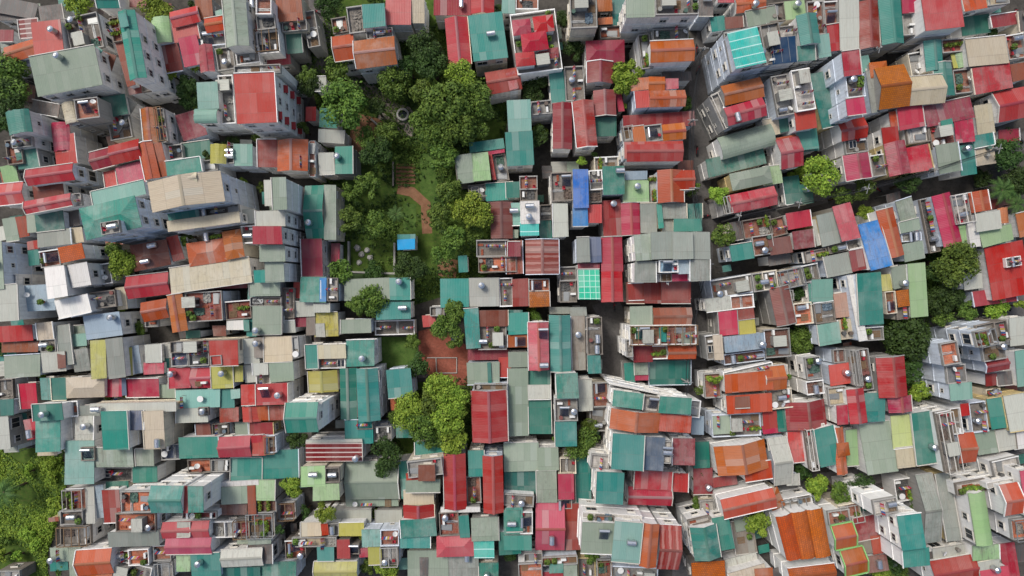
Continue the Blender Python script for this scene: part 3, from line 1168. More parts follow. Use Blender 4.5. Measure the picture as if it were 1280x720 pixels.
*f dr 1175 440 1300 436 88 8 P
*s sg 1105 275 1235 270 85 9 
+s br 1100 362 1235 360 52 8
+s ru 1237 270 1275 268 140 9 
*s wh 1100 250 1290 240 25 9
*f co 300 395 410 390 70 9 M2 T1
*f co 300 470 450 465 95 8 T1 P
*s ru 242 430 290 425 20 5
*s sg 250 580 340 575 70 6 M1 T2
+s te 252 650 340 645 45 5
+s sg 342 575 400 570 150 6
*g or 382 592 560 580 125 11 
+s or 382 695 560 690 60 10 
*f or 640 590 740 585 78 9 S1
+f co 570 600 640 595 40 8 V T1
+f lg 570 640 760 680 90 8 M3
*f tc 765 570 850 565 75 8 V
+f lg 785 650 860 645 80 7 P
*s gn 880 615 950 612 82 8
*s te 955 605 1100 600 125 9 
*s sg 1185 535 1300 530 25 6
*g lg 1105 590 1310 580 85 9 
*s dt 1105 678 1300 675 50 7
*f lg -20 700 95 695 50 4 
@1 3
*s sr 250 55 530 52 92 9
+s lg 250 40 530 36 14 9
*s cr -20 20 48 18 98 10
+f br 50 20 98 18 85 9 P
*s te -20 95 210 85 140 7
*s gn 225 172 345 168 100 12
+f dk 346 180 415 178 72 12 T2
+s gn 285 262 415 258 80 12
*g sg 448 148 712 145 188 5 
+s te 712 145 770 140 190 5
+s sg 450 338 710 336 35 4 M2
*s gn -40 240 95 240 100 9
+f br -40 342 100 340 60 8 V
*f br 112 352 195 348 85 5 P
*s te 445 -60 585 -62 118 8
*s te 795 50 940 45 65 6
*f lg 755 150 925 130 80 13 P
+s br 812 165 895 163 80 13.4
+s or 750 205 812 203 35 12
+s sg 750 240 920 238 60 12
*s cm 738 293 888 290 70 9
*G cr 738 365 890 362 70 9
*s te 722 440 897 430 90 11
+s te 722 520 870 518 60 10
*G cr 938 110 1046 108 275 11
+f tc 1052 225 1120 222 130 8 V
*s te 1062 92 1138 90 130 9
*G cr 1134 120 1234 118 285 12
*f ru 915 405 1010 400 115 11
+s te 1013 418 1062 415 110 11
+s sg 1075 430 1210 425 115 11
+s wh 925 378 1120 374 26 11
*h pk 902 520 1088 515 105 10
+s cy 1090 545 1190 542 85 10
*s te 1250 380 1330 378 115 12
*s dt 1212 500 1320 495 115 10
*s cm 225 452 325 450 68 8
+s or 325 460 358 458 55 8
+f lg 358 460 412 458 60 8 T2 M1
+s ol 415 455 540 452 65 8
*s lg 290 390 575 388 65 4
*s lg 600 388 730 388 80 4
*s lt 530 488 620 486 85 10
+f tc 622 490 712 488 80 10
+s ol 560 575 625 572 88 9
+f lg 625 570 710 568 95 9 P
*f or 145 545 245 540 90 8 T2 S1
+f cm 180 530 400 528 45 8 M1
+s te 305 576 388 575 68 9
+s cr 405 540 468 538 92 9
+f lg 470 560 515 560 50 8 S1 T1
*s cr 515 580 560 578 45 7
*g ol 292 648 505 646 90 8
*f co -40 405 90 400 120 9 M3 V P
*s dk -40 565 80 560 95 8 P
+s sg -40 535 75 530 28 9
*s dt -20 650 200 648 90 6
*s sg 760 590 960 590 140 6
+s gy 962 590 1110 588 140 6
+s te 1115 655 1210 652 80 6
*s dk 820 625 860 625 95 6.5
@2 3
*s sg -40 55 130 52 140 7
+s dt -40 180 120 178 130 6 
+s sg 132 80 232 78 110 8
+s sg 122 195 222 193 155 8
*f co 240 130 318 128 78 8 M1
+s cr 230 210 308 208 128 10
+f co 225 340 298 338 45 8 M2 S1
*s dt 315 115 390 113 240 5
*s te 505 8 662 18 175 17 W6
+s bg 664 22 765 28 165 16
+f wh 755 45 800 48 110 16 T1 S1
+s dr 803 30 912 30 135 14
*s te 425 198 560 205 155 16
+f wh 400 110 490 120 70 14 P
*s cr 615 190 800 200 95 11
+s cr 802 205 880 208 92 10
+g cr 582 275 798 280 88 10
*s dt 905 50 985 48 128 6
*s dr 905 180 1000 178 130 5
*s dr 1000 230 1120 210 50 6
*G or 1010 75 1260 35 145 11
+s or 1155 160 1290 140 90 11
*g or 1040 338 1300 278 98 13 W6
*f wh 355 405 655 425 30 16 W6
+s sg 350 448 515 455 155 17 S1
+s lt 515 440 652 452 205 17
+G or 655 455 735 462 215 17
+g rs 738 462 845 468 222 15
+f or 420 418 512 425 35 16
*g pk 118 350 262 350 240 8 T1
+s dr 262 355 335 353 235 7
*f lg 40 400 102 400 108 12 S1 T1
+s te -40 390 38 390 120 12
+s te -40 515 98 515 75 11.5
+f lg -40 310 110 320 55 11
*f or 32 660 148 655 100 10 P
+f co 60 610 150 605 45 9 M1 T1
*f tc 150 630 325 620 40 9 M2 P
+s te 188 660 255 658 45 9
+s sg 258 665 325 663 90 9
+s cr 150 700 255 698 60 8
*f co 330 630 415 628 110 6 M2
*f tc 425 640 495 638 100 8 P
*f lg 500 670 730 680 80 9 M1
*G te 890 480 1018 460 165 13 
+s te 1000 430 1080 415 165 12
+f wh 880 445 985 420 30 12
*s tr 895 655 1060 640 100 9
*s co 1095 450 1200 435 160 5 M1
*s sg 1110 440 1190 425 60 6
*s lg 1060 640 1220 600 80 6
+s cm 1080 710 1260 660 80 11
+s or 1212 685 1300 675 60 11.4
*f wh 940 345 1010 340 65 6 
@3 3
*g lg 0 30 85 18 240 9 
+s lg 90 210 150 205 60 9
*s pk 92 0 168 -8 155 8
*s cr -30 -30 60 -40 40 8
*s te 218 -10 320 -35 195 12 W6
+G or 325 -20 372 -25 235 12
+h or 345 60 400 52 65 12.4
+f wh 180 -15 215 -20 205 11 P
+f wh 150 -30 290 -40 20 11
*s gn 382 -10 440 -15 180 6
*g or 942 8 1025 0 148 10
*s sg 1030 0 1130 -15 115 9
+s lg 1135 -10 1225 -25 110 9
*s wh 1215 -20 1300 -35 110 9
*h or -20 305 45 275 100 8
*f co 55 340 215 310 60 8 P M2 W6
+v tr 38 425 115 405 225 13
+v tr 117 404 192 390 235 13
+v tr 194 392 268 378 240 13
*g tr 98 682 330 655 80 11
*g or 315 470 418 450 120 11 W6 G
+f tc 300 400 405 385 70 10 G
+g or 360 595 468 570 130 10 G
*f tc 345 370 455 350 90 8 P V
*s dr 420 430 528 408 120 9
+s co 440 525 545 508 90 8 
+s br 480 625 590 608 80 8 T1
+s or 510 520 570 510 95 8.5
*s te 460 350 530 345 45 5
*f wh 525 345 640 325 75 17 P W6
+f wh 605 380 740 395 30 17
+s te 645 420 765 405 170 18
+s te 668 590 800 575 90 17
*g gy 738 215 815 205 345 7
*s gy 835 210 905 200 335 7
*f dk 630 240 730 225 110 4 V M2
*s lg 820 585 980 560 50 7 M1
*s dk 800 600 860 590 60 6.5
*g cr 808 650 1030 612 120 9 
*v gn 1000 308 1080 295 265 13 W6
+f wh 940 260 1085 235 60 12 V
+s gn 1020 570 1150 560 75 10
*s cr 1155 560 1230 550 170 6
*f wh 1105 260 1240 235 30 14 W6
+g or 1155 268 1245 252 155 15
+s pk 1250 190 1310 180 240 15
+f or 1215 440 1300 430 100 14 P
+f wh 1120 150 1250 120 90 12
*s lg 1045 650 1150 630 90 9
*s pk 1060 690 1200 670 60 9
t 170 190 50 5 d
t 250 270 60 6 b
t 370 300 60 6 m
t 470 280 70 7 d
t 640 650 60 5 d
t 560 700 40 5 b
t 740 365 30 4 m
@2 3
t 340 50 80 8 m
t 240 40 30 5 m
t 1230 460 60 8 b
t 930 210 40 5 d
t 400 615 30 6 m
t 930 360 30 5 m
@1 3
t 650 110 80 9 d
t 640 180 45 7 d
t 180 280 55 8 b
t 345 400 50 8 b
t 890 20 60 8 m
t 980 40 70 9 b
t 240 400 30 4 d
t 530 510 25 5 b
t 560 670 40 5 m
t 650 700 60 6 b
t 100 30 20 5 b
t 100 115 22 5 b
t 200 30 50 6 d
t 120 490 25 7 d
t 600 410 30 3 m
@0 3
t 150 200 30 2 b
t 260 230 30 2 b
t 280 370 38 3 b
t 180 560 30 2 b
t 140 510 30 2 b
t 90 620 30 2 b
t 20 620 30 2 b
t 20 300 80 6 p
t 250 160 30 2 b
t 310 690 30 5 m
t 20 550 30 2 m
t 300 90 30 5 m
"""

# ---------------------------------------------------------------- reading the survey of roofs (heights in metres)
class Panel: pass
class House: pass
HOUSES = []; TREES = []
def read():
    ox = oy = 0; cur = None
    for ln in DATA.split('\n'):
        tk = ln.split()
        if not tk: continue
        if tk[0] == '@': continue
        if tk[0][0] == '@': ox, oy = int(tk[0][1:])*320, int(tk[1])*180; continue
        if tk[0] == 't':
            TREES.append((ox+float(tk[1])/4, oy+float(tk[2])/4, float(tk[3])/4, float(tk[4]), tk[5])); continue
        p = Panel(); p.t = tk[0][1:]; p.c = tk[1]
        x0, y0, x1, y1, d, h = map(float, tk[2:8]); fl = tk[8:]
        p.flags = fl
        if tk[0][0] == '*':
            cur = House(); cur.p = []; HOUSES.append(cur)
        rr = rnd(ox, oy, *tk)
        p.h = (h if h <= 5 else 5+(min(h, 12)-5)*.5+max(0, h-12)*.95) + rr.uniform(-.12, .12)
        p.px = (ox+x0/4, oy+y0/4, ox+x1/4, oy+y1/4, d/4)
        a = W(ox+x0/4, oy+y0/4, p.h); b = W(ox+x1/4, oy+y1/4, p.h)
        g = .04
        p.U = (b-a).normalized(); p.V = Vector((p.U.y, -p.U.x, 0))
        p.L = (b-a).length+2*g; p.D = d/4*kk(p.h)+2*g
        p.o = Vector((a.x, a.y, 0))-p.U*g-p.V*g
        p.c2 = p.o+p.U*p.L/2+p.V*p.D/2
        p.rad = math.hypot(p.L, p.D)/2
        dx, dy = (x1-x0)/4, (y1-y0)/4; L = math.hypot(dx, dy) or 1
        p.cpx = (ox+(x0+x1)/8-dy/L*d/8, oy+(y0+y1)/8+dx/L*d/8); p.area = L*d/4
        p.asp = max(L, d/4)/max(.1, min(L, d/4))
        p.rr = rr; p.house = cur; cur.p.append(p)
read()
PANELS = [p for H in HOUSES for p in H.p]
GRID = {}
for p in PANELS:
    r = int(p.rad//6)+1
    gx, gy = int(p.c2.x//6), int(p.c2.y//6)
    for i in range(gx-r, gx+r+1):
        for j in range(gy-r, gy+r+1): GRID.setdefault((i, j), []).append(p)
def height_at(x, y, skip=None):
    z = 0
    for p in GRID.get((int(x//6), int(y//6)), ()):
        if p is skip or p.h <= z: continue
        dx, dy = x-p.o.x, y-p.o.y
        a = dx*p.U.x+dy*p.U.y; b = dx*p.V.x+dy*p.V.y
        if 0 <= a <= p.L and 0 <= b <= p.D: z = p.h
    return z

# ---------------------------------------------------------------- ground, lanes, garden
def ground_mat(key, c1, c2, sc=.5, c3=None):
    b = NB(key); geo = b.n('ShaderNodeNewGeometry').outputs['Position']
    cc = b.mix(b.ramp(noise(b, geo, sc, 6, .7), .35, .65), srgb(*c1), srgb(*c2))
    if c3: cc = b.mix(b.math('MULTIPLY', b.ramp(noise(b, geo, sc*5, 5, .75), .5, .65), .6), cc, srgb(*c3))
    b.link(cc, b.b.inputs['Base Color']); b.b.inputs['Roughness'].default_value = .95; b.b.inputs['Specular IOR Level'].default_value = .1
    return b.m
G_GROUND = ground_mat('trodden_ground', (62, 60, 56), (88, 84, 78), .4, (50, 48, 46))
G_LANE = ground_mat('lane_concrete', (84, 82, 80), (104, 101, 98), .5, (62, 60, 58))
G_GRASS = ground_mat('rough_grass', (44, 66, 26), (82, 104, 44), .6, (88, 84, 52))
G_LAWN = ground_mat('lawn', (54, 80, 34), (84, 110, 52), .9, (98, 100, 62))
G_SOIL = ground_mat('soil', (120, 84, 64), (142, 106, 82), 1.0, (92, 90, 56))
G_BRICK = ground_mat('red_paving', (124, 70, 56), (152, 92, 76), .5, (88, 62, 52))
G_PATH = ground_mat('pale_path', (140, 132, 122), (120, 112, 104), 1.0, (96, 92, 84))
def sheet(name, pts, z, mat, holes=None):
    m = MB(); m.face([Vector((*W(x, y, 0).xy, z)) for x, y in reversed(pts)], mat)
    return tag(m.obj(name), kind='structure')
def strip(name, pts, wd, z, mat):
    m = MB(); P = [Vector((*W(x, y, 0).xy, z)) for x, y in pts]
    off = []
    for i in range(len(P)):
        d = (P[min(i+1, len(P)-1)]-P[max(i-1, 0)]).normalized(); off.append(Vector((-d.y, d.x, 0))*wd/2)
    for i in range(len(P)-1):
        m.face([P[i]-off[i], P[i+1]-off[i+1], P[i+1]+off[i+1], P[i]+off[i]], mat)
    return tag(m.obj(name), kind='structure')
m = MB(); m.face([Vector((-900, -900, 0)), Vector((900, -900, 0)), Vector((900, 900, 0)), Vector((-900, 900, 0))], G_GROUND)
tag(m.obj('ground'), kind='structure')
PARK = [(385, 80), (415, -10), (560, -10), (600, 60), (640, 120), (625, 200), (625, 330), (590, 360), (505, 385), (440, 345), (402, 350), (402, 220), (440, 210), (400, 180), (395, 130)]
THICKET = [(-40, 560), (75, 560), (85, 600), (75, 640), (60, 690), (60, 740), (-40, 740)]
RGARD = [(1100, 400), (1130, 392), (1120, 300), (1180, 290), (1240, 330), (1225, 385), (1160, 400), (1175, 430), (1165, 500), (1120, 500)]
CGARD = [(505, 480), (590, 470), (590, 560), (500, 580), (480, 550)]
sheet('garden_ground', PARK, .010, G_GRASS); sheet('garden_ground', THICKET, .010, G_GRASS)
sheet('garden_ground', RGARD, .010, G_GRASS); sheet('garden_ground', CGARD, .010, G_GRASS)
sheet('lawn', [(524, 192), (545, 192), (548, 262), (526, 262)], .018, G_LAWN)
sheet('lawn', [(417, 218), (445, 218), (445, 262), (420, 262)], .018, G_LAWN)
sheet('lawn', [(504, 255), (520, 255), (520, 290), (504, 290)], .018, G_LAWN)
sheet('lawn', [(467, 421), (522, 421), (524, 460), (467, 460)], .018, G_LAWN)
sheet('soil_bed', [(495, 205), (519, 205), (519, 230), (495, 230)], .022, G_SOIL)
sheet('soil_bed', [(440, 140), (480, 150), (478, 195), (436, 190)], .022, G_SOIL)
sheet('soil_bed', [(546, 322), (572, 325), (570, 348), (548, 345)], .022, G_SOIL)
sheet('courtyard', [(523, 414), (548, 408), (590, 436), (588, 482), (545, 480), (524, 455)], .020, G_BRICK)
strip('path', [(440, 96), (455, 108), (475, 122), (492, 136), (510, 150), (508, 170)], 2.2, .026, G_PATH)
strip('path', [(474, 143), (486, 152), (497, 165)], 1.3, .030, G_PATH)
strip('path', [(497, 236), (515, 240), (532, 255), (534, 292)], 1.7, .026, G_SOIL)
LANE = [(893, -20), (884, 40), (874, 100), (873, 200), (880, 270), (877, 350), (872, 430), (868, 500), (858, 600), (852, 740)]
strip('lane', LANE, 3.4, .006, G_LANE)
strip('lane', [(884, 100), (960, 88), (1050, 68), (1120, 55), (1280, 22)], 2.6, .010, G_LANE)
strip('lane', [(884, 270), (960, 262), (1040, 240), (1110, 226), (1280, 176), (1320, 160)], 3.0, .012, G_LANE)
strip('lane', [(1140, 415), (1190, 400), (1230, 390), (1320, 372)], 4.0, .014, G_LANE)
strip('lane', [(955, 610), (1080, 596), (1160, 580), (1320, 555)], 3.0, .016, G_LANE)
strip('lane', [(395, -20), (402, 40), (404, 78), (385, 100), (372, 130)], 3.2, .018, G_LANE)
strip('lane', [(755, 375), (768, 400), (768, 440), (765, 480)], 4.5, .020, G_LANE)
strip('lane', [(-20, 345), (60, 330)], 2.0, .006, G_LANE)

# ---------------------------------------------------------------- labels
LAND = [((505, 190), 62, 'near the wooded garden'), ((35, 640), 85, 'by the leafy thicket in the lower corner'),
 ((555, 446), 52, 'by the red paved courtyard'), ((1090, 305), 55, 'near the bright blue sheet roof'),
 ((725, 250), 50, 'near the long bright blue roof'), ((930, 58), 60, 'near the ribbed turquoise roof'),
 ((335, 120), 62, 'near the tall block with red awnings'), ((545, 515), 62, 'near the big round tree cluster'),
 ((736, 355), 45, 'near the bright green gridded canopy'), ((1205, 440), 60, 'near the pale blue tower'),
 ((820, 520), 70, 'near the wide block with twin teal roofs'), ((1020, 625), 60, 'near the triple terracotta vaults'),
 ((395, 510), 50, 'near the teal-topped white tower'), ((230, 270), 70, 'near the big beige gabled block'),
 ((1180, 600), 50, 'near the long twin grey sheds')]
def lane_dist(x, y): return min(abs(x-(LANE[i][0]+(LANE[i+1][0]-LANE[i][0])*(y-LANE[i][1])/(LANE[i+1][1]-LANE[i][1]))) for i in range(len(LANE)-1) if LANE[i][1] <= y <= LANE[i+1][1]) if -20 < y < 740 else 999
def zone(x, y):
    v = ['top', 'upper middle', 'lower middle', 'bottom'][min(3, max(0, int(y//180)))]
    h = ['far left', 'left', 'centre left', 'centre right', 'right', 'far right'][min(5, max(0, int(x//(1280/6))))]
    return v, h
def finish(base):
    v, h = base
    return 'at %s %s' % (v, h)
FORM = {'s': 'sheet', 'g': 'gabled', 'G': 'gabled', 'h': 'hipped', 'v': 'vaulted', 'f': 'terrace', 'q': 'sheet'}
for H in HOUSES:
    H.area = sum(p.area for p in H.p)
    H.x = sum(p.cpx[0]*p.area for p in H.p)/H.area; H.y = sum(p.cpx[1]*p.area for p in H.p)/H.area
    H.main = max(H.p, key=lambda p: p.area*(1.6 if p.t != 'f' else 1)); H.top = max(p.h for p in H.p)
    mc = FLOOR[H.main.c][2] if H.main.t == 'f' else ROOF[H.main.c][3]
    H.kind = 'shed' if ((H.top < 6.3 and len(H.p) <= 2) or (H.top < 6.62 and len(H.p) == 1)) else ('tall block' if H.top > 11.0 else 'house')
    H.short = mc+(' flat-roofed ' if H.main.t == 'f' else {'s': ' ', 'q': ' ', 'g': ' gabled ', 'G': ' gabled ', 'h': ' hipped ', 'v': ' vaulted '}[H.main.t])+H.kind
    H.short = H.short.replace('solar-panelled', 'solar')
    H.size = 'tiny ' if H.area < 330 else 'small ' if H.area < 800 else 'big ' if H.area > 3600 else ''
    if H.main.asp > 2.6 and len(H.p) == 1: H.size = {'tiny ': 'tiny narrow ', 'small ': 'narrow ', '': 'long '}.get(H.size, 'long ')
    sec = []
    for p in sorted(H.p, key=lambda p: -p.area):
        if p is H.main: continue
        wd = (FLOOR[p.c][2]+' terrace') if p.t == 'f' else ROOF[p.c][3]
        if wd not in sec and wd != mc: sec.append(wd)
    H.sec = sec[:2]
for H in HOUSES:
    o = sorted((K for K in HOUSES if K is not H and abs(K.x-H.x) < 160), key=lambda K: (K.x-H.x)**2+(K.y-H.y)**2)[:4]
    H.nb = o
def describe(items):
    """items: objects with .d0 (plain look), .d1 (fuller look), .x .y .nbs (list of neighbour phrases). Gives each the shortest phrase true of it alone."""
    def lands(x, y):
        r = [n for (c, rad, n) in LAND if math.hypot(x-c[0], y-c[1]) < rad]
        if lane_dist(x, y) < 34: r.append('along the central lane')
        return r
    for I in items: I.ld = set(lands(I.x, I.y)); I.zn = finish(zone(I.x, I.y))
    def preds(I):
        nb = I.nbs[:3]
        for d in dict.fromkeys((I.d0, I.d1)):
            yield (d,), d
        for d in dict.fromkeys((I.d0, I.d1)):
            for L in sorted(I.ld): yield (d, L), d+' '+L
        for d in dict.fromkeys((I.d1, I.d0)):
            for n in nb: yield (d, 'n:'+n), d+' beside the '+n
        for i in range(len(nb)):
            for j in range(i+1, len(nb)):
                if nb[i] != nb[j]: yield (I.d1, 'n:'+nb[i], 'n:'+nb[j]), I.d1+' between the '+nb[i]+' and '+nb[j]
        for d in (I.d1, I.d0):
            yield (d, 'z:'+I.zn), d+' '+I.zn
        for n in nb: yield (I.d0, 'n:'+n, 'z:'+I.zn), I.d0+' beside the '+n+' '+I.zn
        for n in nb: yield (I.d1, 'n:'+n, 'z:'+I.zn), I.d1+' beside the '+n+' '+I.zn
    def holds(J, key):
        if key[0] not in (J.d0, J.d1): return False
        for k in key[1:]:
            if k.startswith('n:'):
                if k[2:] not in J.nbs: return False
            elif k.startswith('z:'):
                if J.zn != k[2:]: return False
            elif k not in J.ld: return False
        return True
    used = set()
    for I in items:
        I.label = None; last = None
        for key, txt in preds(I):
            n = len(txt.split())
            if n > 15 or n < 4: continue
            if I.top_host and n > 15: continue
            if sum(holds(J, key) for J in items) == 1 and txt not in used:
                I.label = txt; break
            last = (key, txt)
        if not I.label:
            key = (I.d0, 'z:'+I.zn); same = sorted([J for J in items if holds(J, key)], key=lambda J: J.y)
            r = same.index(I); n = len(same)
            o = 'topmost' if r == 0 else 'lowest' if r == n-1 else ['second', 'third', 'fourth', 'fifth', 'sixth', 'seventh', 'eighth', 'ninth'][min(7, r-1)]+' from top'
            I.label = '%s %s, %s' % (I.d0, I.zn, o)
            while I.label in used: I.label = I.label+' there'
        used.add(I.label); I.core = I.label
    for I in items:
        if len(I.label.split()) <= 10 and ' at ' not in I.label and ' near ' not in I.label and ' by ' not in I.label and ' along ' not in I.label: I.label += ' '+I.zn
for H in HOUSES:
    H.d0 = H.size+H.short
    H.d1 = H.d0+(' with '+' and '.join(H.sec)+('' if H.sec[-1].endswith('terrace') else ' section') if H.sec else '')
    H.nbs = [K.short for K in H.nb if K.short != H.short]; H.top_host = False
describe(HOUSES)

# ---------------------------------------------------------------- houses
def roof_faces(p):
    """top faces of a roof as lists of ((a, b, z), (u, v)); z is measured from the eaves"""
    L, D, t = p.L, p.D, p.t; F = []
    def quad(*c): F.append(list(c))
    if t in 'gGhv' and min(L, D) < .8: t = 's'
    if t == 'g' or t == 'G':
        sp = D if t == 'g' else L
        r = min(1.6, .21*sp); m = sp/2; s = math.hypot(m, r); ln = L if t == 'g' else D
        def P(a, b, z, u, v): return ((a, b, z), (u, v)) if t == 'g' else ((b, a, z), (u, v))
        quad(P(0, 0, 0, 0, s), P(ln, 0, 0, ln, s), P(ln, m, r, ln, 0), P(0, m, r, 0, 0))
        quad(P(0, m, r, 0, 0), P(ln, m, r, ln, 0), P(ln, sp, 0, ln, s), P(0, sp, 0, 0, s))
        p.z = (lambda a, b: r*(1-abs((b if t == 'g' else a)-m)/m)); p.ridge = (t, r)
    elif t == 'h':
        m = min(L, D)/2; r = min(1.6, .3*m)
        if L >= D: e = [(m*.95, D/2), (L-m*.95, D/2)]
        else: e = [(L/2, m*.95), (L/2, D-m*.95)]
        c = [(0, 0), (L, 0), (L, D), (0, D)]
        s = math.hypot(m, r)
        E = [((x, y, r)) for x, y in e]; C = [(x, y, 0) for x, y in c]
        if L >= D:
            quad((C[0], (0, s)), (C[1], (L, s)), (E[1], (e[1][0], 0)), (E[0], (e[0][0], 0)))
            quad((C[1], (0, s)), (C[2], (D, s)), (E[1], (D/2, 0)))
            quad((C[2], (L, s)), (C[3], (0, s)), (E[0], (e[0][0], 0)), (E[1], (e[1][0], 0)))
            quad((C[3], (D, s)), (C[0], (0, s)), (E[0], (D/2, 0)))
        else:
            quad((C[0], (0, s)), (C[1], (L, s)), (E[0], (L/2, 0)))
            quad((C[1], (0, s)), (C[2], (D, s)), (E[1], (e[1][1], 0)), (E[0], (e[0][1], 0)))
            quad((C[2], (L, s)), (C[3], (0, s)), (E[1], (L/2, 0)))
            quad((C[3], (D, s)), (C[0], (0, s)), (E[0], (e[0][1], 0)), (E[1], (e[1][1], 0)))
        p.z = lambda a, b: 0; p.ridge = None
        p.hipz = r
    elif t == 'v':
        sp, ln, sw = (D, L, False) if L >= D else (L, D, True)
        r = min(1.3, .2*sp); n = 8
        pr = []
        for i in range(n+1):
            x = sp*i/n; pr.append((x, r*math.sin(math.pi*i/n)**.7))
        def P(a, b, z, u, v): return ((b, a, z), (u, v)) if sw else ((a, b, z), (u, v))
        for i in range(n):
            (b0, z0), (b1, z1) = pr[i], pr[i+1]
            quad(P(0, b0, z0, 0, b0), P(ln, b0, z0, ln, b0), P(ln, b1, z1, ln, b1), P(0, b1, z1, 0, b1))
        p.z = lambda a, b: r*math.sin(math.pi*min(1, max(0, (a if sw else b)/sp)))**.7; p.ridge = None; p.prof = (sw, pr)
    else:
        r = min(.8, .06*D); hi = p.rr.random() < .6
        z0, z1 = (r, 0) if hi else (0, r)
        quad(((0, 0, z0), (0, 0)), ((L, 0, z0), (L, 0)), ((L, D, z1), (L, D)), ((0, D, z1), (0, D)))
        p.z = lambda a, b: z0+(z1-z0)*b/D; p.ridge = None
    return F, t
def pt(p, a, b, z): return p.o+p.U*a+p.V*b+Vector((0, 0, z))
def shell(m, p, F, z0, th, mat):
    jt = {}
    def jp(a, b, z):
        k = (round(a, 3), round(b, 3))
        if k not in jt: jt[k] = Vector((p.rr.uniform(-.06, .06), p.rr.uniform(-.06, .06), p.rr.uniform(-.04, .03)))
        return pt(p, a, b, z)+jt[k]
    cnt = {}; top = []
    for f in F:
        pts = [jp(a, b, z0+z) for (a, b, z), _ in f]
        m.face(pts[::-1], mat, [uv for _, uv in f][::-1]); m.face([q-Vector((0, 0, th)) for q in pts], mat)
        key = [(round(a, 3), round(b, 3)) for (a, b, z), _ in f]
        for i in range(len(f)):
            j = (i+1) % len(f)
            if key[i] == key[j]: continue
            k = tuple(sorted((key[i], key[j]))); cnt.setdefault(k, []).append((pts[i], pts[j]))
    for k, e in cnt.items():
        if len(e) == 1:
            a, b = e[0]; dz = Vector((0, 0, th)); m.face([a, b, b-dz, a-dz], mat)
NWIN = 0
win_mesh = {}
def window_mesh(kind):
    if kind in win_mesh: return win_mesh[kind]
    m = MB(); w_, h_ = {'w': (.95, 1.25), 'd': (1.5, 1.9), 's': (.55, .6)}[kind]
    X, Y, Z = Vector((1, 0, 0)), Vector((0, -1, 0)), Vector((0, 0, 1))
    o = Vector((-w_/2, .0, 0))
    m.box(o, X*w_, Y*.02, Z*h_, M_GLASS)
    fr = .07
    m.box(o+X*(-fr), X*fr, Y*.07, Z*(h_), M_FRAME); m.box(o+X*w_, X*fr, Y*.07, Z*h_, M_FRAME)
    m.box(o+X*(-fr)+Z*h_, X*(w_+2*fr), Y*.07, Z*fr, M_FRAME); m.box(o-X*fr-Z*fr, X*(w_+2*fr), Y*.12, Z*fr, M_FRAME)
    m.box(o+X*(w_/2-.025), X*.05, Y*.045, Z*h_, M_FRAME)
    if kind != 's': m.box(o-X*.15+Z*(h_+.12), X*(w_+.3), Y*.26, Z*.06, M_FRAME)
    win_mesh[kind] = m.mesh('window'); return win_mesh[kind]
AWN = MB()
AWN.face([Vector((-.6, 0, .3)), Vector((.6, 0, .3)), Vector((.6, -.6, .05)), Vector((-.6, -.6, .05))], M_AWN)
AWN.face([Vector((-.6, -.6, .05)), Vector((.6, -.6, .05)), Vector((.6, -.6, -.1)), Vector((-.6, -.6, -.1))], M_AWN)
AWN_ME = AWN.mesh('awning')
PAR = .55
def terr_z(p): return p.h-PAR
ITEMS = []
